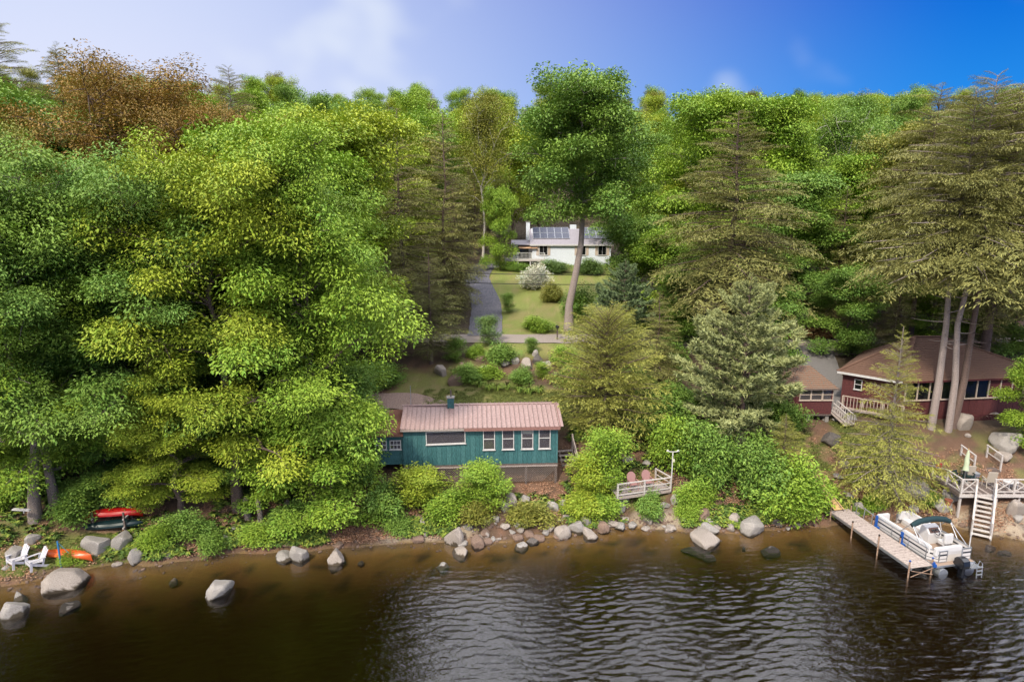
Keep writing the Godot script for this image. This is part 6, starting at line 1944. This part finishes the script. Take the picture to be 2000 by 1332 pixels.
func place_rocks() -> void:
	var tones := []
	for t in [["rock_grey", Color(0.45, 0.43, 0.41), Color(0.64, 0.61, 0.585), Color(0.76, 0.73, 0.70)], ["rock_pale", Color(0.46, 0.42, 0.39), Color(0.66, 0.61, 0.57), Color(0.76, 0.71, 0.67)], ["rock_warm", Color(0.38, 0.29, 0.24), Color(0.53, 0.43, 0.37), Color(0.62, 0.53, 0.47)], ["rock_dark", Color(0.24, 0.22, 0.21), Color(0.38, 0.35, 0.33), Color(0.50, 0.47, 0.45)]]:
		patchy(t[0], [[0.15, t[1]], [0.45, t[2]], [0.62, t[3]], [0.72, t[2]], [0.9, (t[2] as Color).lerp(Color(0.62, 0.64, 0.58), 0.6)]], 0.8, 0.95, 100 + tones.size(), 9.0, Vector3.ONE, 0.05)
		var wet: StandardMaterial3D = M[t[0]].duplicate()
		wet.resource_name = t[0] + "_weedy"
		wet.vertex_color_use_as_albedo = true
		M[wet.resource_name] = wet
		tones.append(t[0])
	var shapes := []
	for i in 8:
		shapes.append(boulder(200 + i))
	var r := RandomNumberGenerator.new()
	r.seed = 5
	# x, d, width, height, what sets it apart
	var list := [
		[-23.38, 32.44, 2.44, 1.31, "big pale boulder with a dark waterline at the left lawn's edge"],
		[-23.45, 35.21, 1.66, 0.98, "round grey boulder at the tip of the orange kayak"],
		[-22.27, 35.68, 1.31, 1.10, "mossy grey boulder in front of the green kayak"],
		[-20.94, 34.66, 0.96, 1.08, "grey boulder at the water right of the mossy one"],
		[-15.03, 31.78, 1.62, 1.12, "tilted boulder standing alone in the shallows on the left"],
		[-24.37, 29.99, 1.44, 1.18, "dark-footed boulder at the left edge in the water"],
		[-25.13, 31.28, 0.93, 0.59, "small boulder behind the dark-footed one at the left edge"],
		[-22.11, 30.48, 1.21, 0.53, "flat dark boulder just under the water on the left"],
		[-18.10, 32.88, 0.54, 0.36, "small stone at the water under the leafy point"],
		[-11.95, 34.99, 1.14, 1.36, "upright grey boulder, left of the shoreline pair"],
		[-12.86, 35.16, 1.15, 0.71, "sloping boulder leaning against the upright grey one"],
		[-9.89, 34.83, 1.36, 1.13, "pale split boulder, right of the shoreline pair"],
		[-8.49, 34.80, 0.40, 0.27, "tiny stone in the water right of the split boulder"],
		[-3.41, 36.83, 1.20, 1.19, "pale blocky boulder at the end of the sandy edge"],
		[-2.91, 35.75, 1.34, 0.72, "low pale boulder in the water before the blocky one"],
		[-1.96, 36.48, 1.01, 0.85, "pointed grey-brown boulder right of the blocky one"],
		[-3.89, 34.37, 0.85, 0.37, "half sunken stone in the shallows below the cabin"],
		[-5.42, 38.17, 0.62, 0.53, "small grey block on the leafy bank left of the willow bushes"],
		[0.53, 36.39, 0.89, 0.62, "wedge-shaped stone under the willow bush at the water"],
		[1.20, 36.98, 0.84, 0.51, "dark stone tucked under the willow bush"],
		[2.99, 37.65, 1.10, 0.81, "rounded pale boulder, left end of the boulder row"],
		[3.87, 38.19, 1.11, 0.82, "grey boulder behind the left end of the boulder row"],
		[4.64, 37.70, 1.28, 0.75, "pale boulder, front of the boulder row"],
		[4.54, 38.68, 0.75, 0.77, "upright stone at the back of the boulder row"],
		[5.60, 38.40, 1.06, 0.71, "pinkish boulder in the middle of the boulder row"],
		[6.67, 38.63, 0.94, 0.54, "dark-footed boulder, near the right end of the boulder row"],
		[7.43, 38.80, 0.69, 0.42, "low stone at the right end of the boulder row"],
		[8.42, 39.15, 0.82, 0.60, "pale stone at the left of the sandy landing"],
		[11.34, 36.95, 2.15, 1.02, "big pale flat-topped boulder in the water off the landing"],
		[11.98, 38.13, 1.23, 0.76, "grey boulder behind the big flat-topped one"],
		[10.70, 36.15, 1.76, 0.33, "long dark slab awash in front of the flat-topped boulder"],
		[11.19, 35.34, 0.81, 0.38, "small dark stone awash beside the long slab"],
		[14.87, 36.06, 1.41, 0.39, "low dark slab awash right of the flat-topped boulder"],
		[13.57, 36.48, 0.30, 0.23, "tiny stone between the awash slabs"],
		[14.59, 38.31, 1.73, 1.29, "large angular grey boulder left of the bright round bush"],
		[13.37, 38.32, 0.68, 0.47, "pale stone left of the large angular boulder"],
		[13.69, 38.88, 0.82, 0.60, "grey stone behind the pale one on the landing"],
		[11.87, 39.19, 1.08, 0.78, "weathered boulder at the back of the sandy landing"],
		[16.37, 38.85, 0.76, 0.60, "dark boulder under the bright round bush"],
		[16.93, 38.49, 0.38, 0.24, "tiny stone at the water under the bright round bush"],
		[0.00, 39.61, 0.96, 0.91, "pale boulder on the slope below the lattice"],
		[-0.47, 39.16, 0.76, 0.66, "left stone of the pile below the lattice"],
		[0.81, 40.18, 0.84, 0.67, "upper stone of the pile below the lattice"],
		[2.55, 39.51, 0.83, 0.67, "stone on the bank right of the willow bush"],
		[3.22, 40.05, 0.58, 0.49, "small stone under the yellowish bush"],
		[5.60, 41.12, 0.92, 0.81, "boulder left below the small deck"],
		[7.02, 40.71, 1.18, 0.87, "grey boulder under the left corner of the small deck"],
		[10.36, 40.21, 0.78, 0.74, "stone under the lamp post's bush"],
		[7.96, 43.67, 1.04, 0.53, "flat pale stone behind the small deck"],
		[9.12, 43.35, 0.89, 0.46, "second flat stone behind the small deck"],
		[7.62, 44.09, 0.70, 0.53, "reddish round stone behind the small deck"],
		[25.92, 41.72, 3.04, 1.76, "huge slanted grey boulder behind the pontoon boat"],
		[24.09, 42.26, 1.48, 0.83, "long grey boulder left of the young hemlock's trunk"],
		[25.47, 43.01, 1.37, 0.71, "grey boulder behind the huge slanted one"],
		[21.94, 41.42, 0.80, 0.44, "flat stone above the dock ramp"],
		[22.16, 40.52, 0.72, 0.62, "round stone beside the dock"],
		[22.61, 43.78, 0.90, 0.46, "pale flat stone on the moss right of the round bush"],
		[24.16, 43.54, 0.97, 0.39, "pale flat stone on the moss left of the young hemlock"],
		[21.82, 42.72, 0.82, 0.32, "low stone half buried above the round bush"],
		[22.73, 45.95, 1.88, 1.03, "dark cleft boulder on the moss below the shed"],
		[32.81, 46.98, 1.62, 1.26, "big pale boulder at the red house's picket skirt"],
		[35.77, 48.42, 1.06, 0.43, "pale slab lying at the foot of the picket skirt"],
		[34.06, 44.53, 2.17, 1.66, "large cleft boulder at the right picture edge above the deck"],
		[32.87, 43.03, 1.23, 0.78, "whitish boulder behind the deck's upper platform"],
		[32.27, 45.72, 0.50, 0.27, "small stone below the big pale boulder"],
		[28.23, 40.53, 1.49, 0.92, "square boulder under the left side of the lake deck"],
		[27.35, 40.24, 1.17, 0.80, "boulder between the huge slanted one and the lake deck"],
		[25.70, 40.42, 0.72, 0.62, "small boulder at the boat's bow"],
		[30.96, 38.75, 1.06, 1.31, "tall pale boulder under the lake deck at the right edge"],
		[28.04, 36.60, 0.78, 0.34, "pink-topped stone in the shallows right of the boat"],
		[28.52, 36.04, 0.88, 0.22, "flat dark stone awash at the right edge"],
		[-6.02, 55.77, 1.12, 1.06, "pale striped boulder, left end of the stone bank"],
		[-4.77, 54.68, 1.69, 0.96, "rusty boulder on the lawn at the left of the stone bank"],
		[-4.36, 56.64, 1.05, 0.75, "grey stone above the rusty boulder"],
		[-2.89, 57.75, 0.89, 0.59, "rust-coloured stone high on the stone bank"],
		[-0.66, 57.10, 1.32, 0.58, "long flat stone in the middle of the stone bank"],
		[0.22, 57.29, 0.88, 0.59, "small stone beside the long flat one on the bank"],
		[1.31, 56.79, 1.40, 0.83, "slanted pale stone at the right of the stone bank"],
		[2.21, 57.40, 1.23, 0.75, "dark brown stone at the right of the stone bank"],
		[2.83, 56.54, 1.13, 0.74, "lower right stone of the stone bank"],
		[2.01, 58.24, 0.63, 0.60, "pointed stone on top of the stone bank"],
		[-2.38, 56.18, 0.95, 0.58, "stone low in the middle of the stone bank"],
		[-27.28, 34.10, 1.11, 0.58, "grey rock behind the lawn chairs at the left edge"],
		[-27.15, 33.36, 0.66, 0.26, "flat stone in front of the lawn chairs"],
		[-26.64, 34.81, 0.85, 0.54, "rock under the bushes behind the lawn chairs"],
		[-16.65, 36.48, 0.54, 0.40, "stone at the foot of the left bank's pale stump"],
		[-15.30, 36.88, 0.60, 0.40, "stone under the oaks right of the leafy point"],
		[23.42, 49.42, 0.62, 0.29, "left stone of the heap under the shed"],
		[23.58, 48.93, 0.69, 0.29, "middle stone of the heap under the shed"],
		[24.22, 48.87, 0.61, 0.25, "right stone of the heap under the shed"],
	]
	var i := 0
	for q in list:
		var words: String = q[4]
		var tone := "rock_grey"
		if words.contains("awash") or words.begins_with("dark ") and not words.contains("footed") or words.begins_with("flat dark"):
			tone = "rock_dark"
		elif words.contains("pale") or words.contains("whitish"):
			tone = "rock_pale"
		elif words.contains("pink") or words.contains("rust") or words.contains("reddish") or words.contains("brown") or words.contains("weathered"):
			tone = "rock_warm"
		var w: float = q[2]
		var h: float = q[3]
		var g := maxf(land(q[0], q[1]), -0.25)
		var place := Transform3D(Basis(Vector3.UP, r.randf() * TAU) * Basis(Vector3.RIGHT, r.randfn(0, 0.12)) * Basis.from_scale(Vector3(w * 0.50, h * 0.74, w * 0.44)), Vector3(q[0], g + h * 0.2, -q[1]))
		var m: Mesh = shapes[(i * 3) % 8]
		var skin: String = tone
		if land(q[0], q[1] - w * 0.5) < 0.12:
			# stones that stand in the lake carry a dark band of algae up to the splash line
			m = weedy(m, place)
			skin = tone + "_weedy"
		var o := put("boulder" if w > 0.7 else "stone", m, M[skin], self, place)
		tag(o, words, "rock", "rocks of the shore and the bank")
		i += 1
	# more stones in the bank, too alike to tell one from another
	for k in 110:
		var x := r.randf_range(-28.0, 31.0) if k % 2 else r.randf_range(-3.0, 13.0)
		var d := shore(x) + r.randf_range(-0.3, 1.7)
		var w := r.randf_range(0.2, 0.75)
		var o := put("stone", shapes[r.randi() % 8], M[tones[r.randi() % 3]], self, Transform3D(Basis(Vector3.UP, r.randf() * TAU) * Basis.from_scale(Vector3(w * 0.6, w * 0.4, w * 0.5)), on(x, d, w * 0.1)))
		tag(o, "small stone lying loose along the shoreline", "stone", "small loose stones along the shore")


func scatter(called: String, m: Mesh, material: Material, spots: Array, label: String, category: String) -> void:
	var mm := MultiMesh.new()
	mm.transform_format = MultiMesh.TRANSFORM_3D
	mm.mesh = m
	mm.instance_count = spots.size()
	for i in spots.size():
		mm.set_instance_transform(i, spots[i])
	var o := MultiMeshInstance3D.new()
	o.name = numbered(called)
	o.multimesh = mm
	o.material_override = material
	add_child(o, true)
	tag(o, label, category, "", "stuff")


func place_cover() -> void:
	var r := RandomNumberGenerator.new()
	r.seed = 9
	# fallen leaves: small curled faces
	var s := Shape.new()
	for i in 14:
		var p := Vector3(r.randf_range(-0.25, 0.25), r.randf_range(0.0, 0.03), r.randf_range(-0.25, 0.25))
		var a := r.randf() * TAU
		leaf(s, p, Vector3(cos(a), r.randf_range(-0.1, 0.4), sin(a)).normalized(), Vector3(r.randfn() * 0.3, 1, r.randfn() * 0.3).normalized(), r.randf_range(0.07, 0.12), 0.06, tint_of([Color(0.20, 0.09, 0.045), Color(0.38, 0.20, 0.11), Color(0.48, 0.30, 0.20)], r))
	var dry := mat("dry_leaf", Color.WHITE, 0.9)
	dry.vertex_color_use_as_albedo = true
	var spots := []
	while spots.size() < 5200:
		var x := r.randf_range(-31.0, 33.0)
		var d := shore(x) + absf(r.randfn(0.0, 2.6)) + 0.25
		if noise.get_noise_2d(x * 12.0, d * 12.0) < -0.12 + r.randf() * 0.1:
			continue
		spots.append(Transform3D(Basis(Vector3.UP, r.randf() * TAU) * Basis.from_scale(Vector3.ONE * r.randf_range(0.7, 1.4)), on(x, d, 0.02)))
	scatter("fallen_leaves", s.mesh(), dry, spots, "red-brown fallen leaves strewn along the bank", "leaves")
	# grass
	var green := [Color(0.07, 0.10, 0.018), Color(0.16, 0.19, 0.035), Color(0.26, 0.26, 0.07)]
	var blades := mat("grass_blade", Color.WHITE, 0.8)
	blades.vertex_color_use_as_albedo = true
	blades.backlight_enabled = true
	blades.backlight = Color(0.4, 0.4, 0.3)
	var tuft := blade_tuft(300, 22, 0.13, 0.16, 0.022, green)
	spots = []
	while spots.size() < 9000:
		var x := 0.0
		var d := 0.0
		match [0, 1, 2, 1, 4, 0, 2][r.randi() % 7]:
			0:
				x = r.randf_range(-31.0, -20.6)
				d = shore(x) + r.randf_range(0.25, 2.2)
			1:
				x = r.randf_range(13.0, 29.0)
				d = r.randf_range(41.5, 48.5)
			2:
				x = r.randf_range(-7.0, 11.0)
				d = r.randf_range(46.0, 53.5)
			3:
				x = r.randf_range(-2.6, 12.0)
				d = r.randf_range(64.6, 92.0)
			4:
				x = r.randf_range(5.0, 38.0)
				d = r.randf_range(40.5, 46.0)
		var c := ground_tint(x, d, 0.0)
		if c.g < c.r * 0.95:
			continue
		var k := r.randf_range(0.6, 1.25)
		spots.append(Transform3D(Basis(Vector3.UP, r.randf() * TAU) * Basis.from_scale(Vector3(1.5, 1.0, 1.5) * k), on(x, d, 0.0)))
	scatter("grass", tuft, blades, spots, "short grass on the lawns and the mossy slope", "grass")
	# ground plants under the trees of the bank
	var herb := blade_tuft(301, 16, 0.34, 0.34, 0.10, [Color(0.05, 0.10, 0.015), Color(0.13, 0.20, 0.025), Color(0.24, 0.28, 0.03)])
	spots = []
	while spots.size() < 2600:
		var x := r.randf_range(-33.0, 24.0)
		var d := shore(x) + (r.randf_range(0.25, 1.6) if r.randf() < 0.5 else r.randf_range(0.7, 9.0))
		if noise.get_noise_2d(x * 8.0 + 300.0, d * 8.0) < -0.02 or (x > -9.5 and x < 3.4 and d > 40.6) or (x > 18.0 and d > 43.0) or (x > 8.0 and x < 11.5 and d < 42.5 and d > 39.0):
			continue
		spots.append(Transform3D(Basis(Vector3.UP, r.randf() * TAU) * Basis.from_scale(Vector3.ONE * r.randf_range(0.6, 1.3)), on(x, d)))
	scatter("ground_plants", herb, blades, spots, "leafy ground plants under the trees of the bank", "plants")
	# pebbles along the water's edge
	spots = []
	for k in 1500:
		var x := r.randf_range(-31.0, 33.0)
		var d := shore(x) + r.randfn(0.25, 0.55)
		var w := 0.03 + 0.10 * pow(r.randf(), 3.0)
		spots.append(Transform3D(Basis(Vector3.UP, r.randf() * TAU) * Basis.from_scale(Vector3(w * 1.2, w * 0.8, w)), on(x, d, 0.01)))
	scatter("pebbles", boulder(240), M.rock_warm, spots, "pebbles strewn along the water's edge", "pebbles")
	# dry ferns on the earth bank above the road at the right
	var fern := blade_tuft(302, 18, 0.5, 0.5, 0.09, [Color(0.22, 0.10, 0.035), Color(0.36, 0.19, 0.08), Color(0.30, 0.22, 0.09)])
	spots = []
	for k in 260:
		var x := r.randf_range(23.0, 31.0)
		spots.append(Transform3D(Basis(Vector3.UP, r.randf() * TAU), on(x, r.randf_range(62.4, 65.5))))
	scatter("dry_ferns", fern, blades, spots, "rust-coloured dry ferns on the bank above the road", "ferns")
	# day lilies at the foot of the stone bank
	var lily := blade_tuft(303, 60, 0.75, 0.7, 0.045, [Color(0.08, 0.15, 0.02), Color(0.17, 0.26, 0.03), Color(0.26, 0.32, 0.05)])
	var where := [[-1.9, 53.4], [-1.2, 53.2], [-0.4, 53.3], [0.6, 53.1], [1.4, 53.0], [2.2, 53.1], [-2.7, 53.8]]
	var ord := ["third", "fourth", "fifth", "sixth", "seventh", "eighth"]
	where.sort_custom(func(a, b): return a[0] < b[0])
	for k in where.size():
		var w: Array = where[k]
		var o := put("day_lily", lily, blades, self, Transform3D(Basis(Vector3.UP, k * 1.3), on(w[0], w[1])))
		tag(o, "%s day lily clump from the left at the foot of the stone bank" % ["first", "second", "third", "fourth", "fifth", "sixth", "seventh"][k], "plant", "day lilies behind the cabin")
	# stumps and a fallen pole on the left bank
	var st := [[-15.0, 37.5, 0.16, 1.5, "pale broken stump standing under the yellow oak"], [-13.4, 37.9, 0.22, 1.1, "thick grey stump behind the shore boulders"], [-15.9, 37.9, 0.2, 1.2, "grey stump left of the pale broken stump"]]
	for q in st:
		var t := Shape.new()
		t.tube([Vector3(0, -0.3, 0), Vector3(0.02, q[3] * 0.5, 0), Vector3(-0.03, q[3], 0.03)], [q[2] * 1.25, q[2], q[2] * 0.85], 9)
		var o := thing("stump", q[4], "stump", on(q[0], q[1]))
		put("trunk", t.mesh(), M.bark_grey, o)
		var top := Shape.new()
		top.tube([Vector3(-0.03, q[3] - 0.01, 0.03), Vector3(-0.05, q[3] + 0.14, 0.04)], [q[2] * 0.5, 0.02], 5)
		put("splinter", top.mesh(), M.bark_grey, o)


func _ready() -> void:
	noise.seed = 4
	noise.frequency = 0.02
	noise.fractal_octaves = 3
	ripple.seed = 8
	ripple.frequency = 1.0
	ripple.fractal_type = FastNoiseLite.FRACTAL_NONE
	rng.seed = 20
	make_sky_and_sun()
	make_ground_and_water()
	make_kinds()
	make_paints()
	make_cabin()
	make_red_house()
	make_white_house()
	make_dock()
	make_lake_deck()
	make_small_deck()
	place_trees()
	place_shrubs()
	place_rocks()
	make_boat()
	make_left_lawn()
	make_small_street_things()
	place_cover()
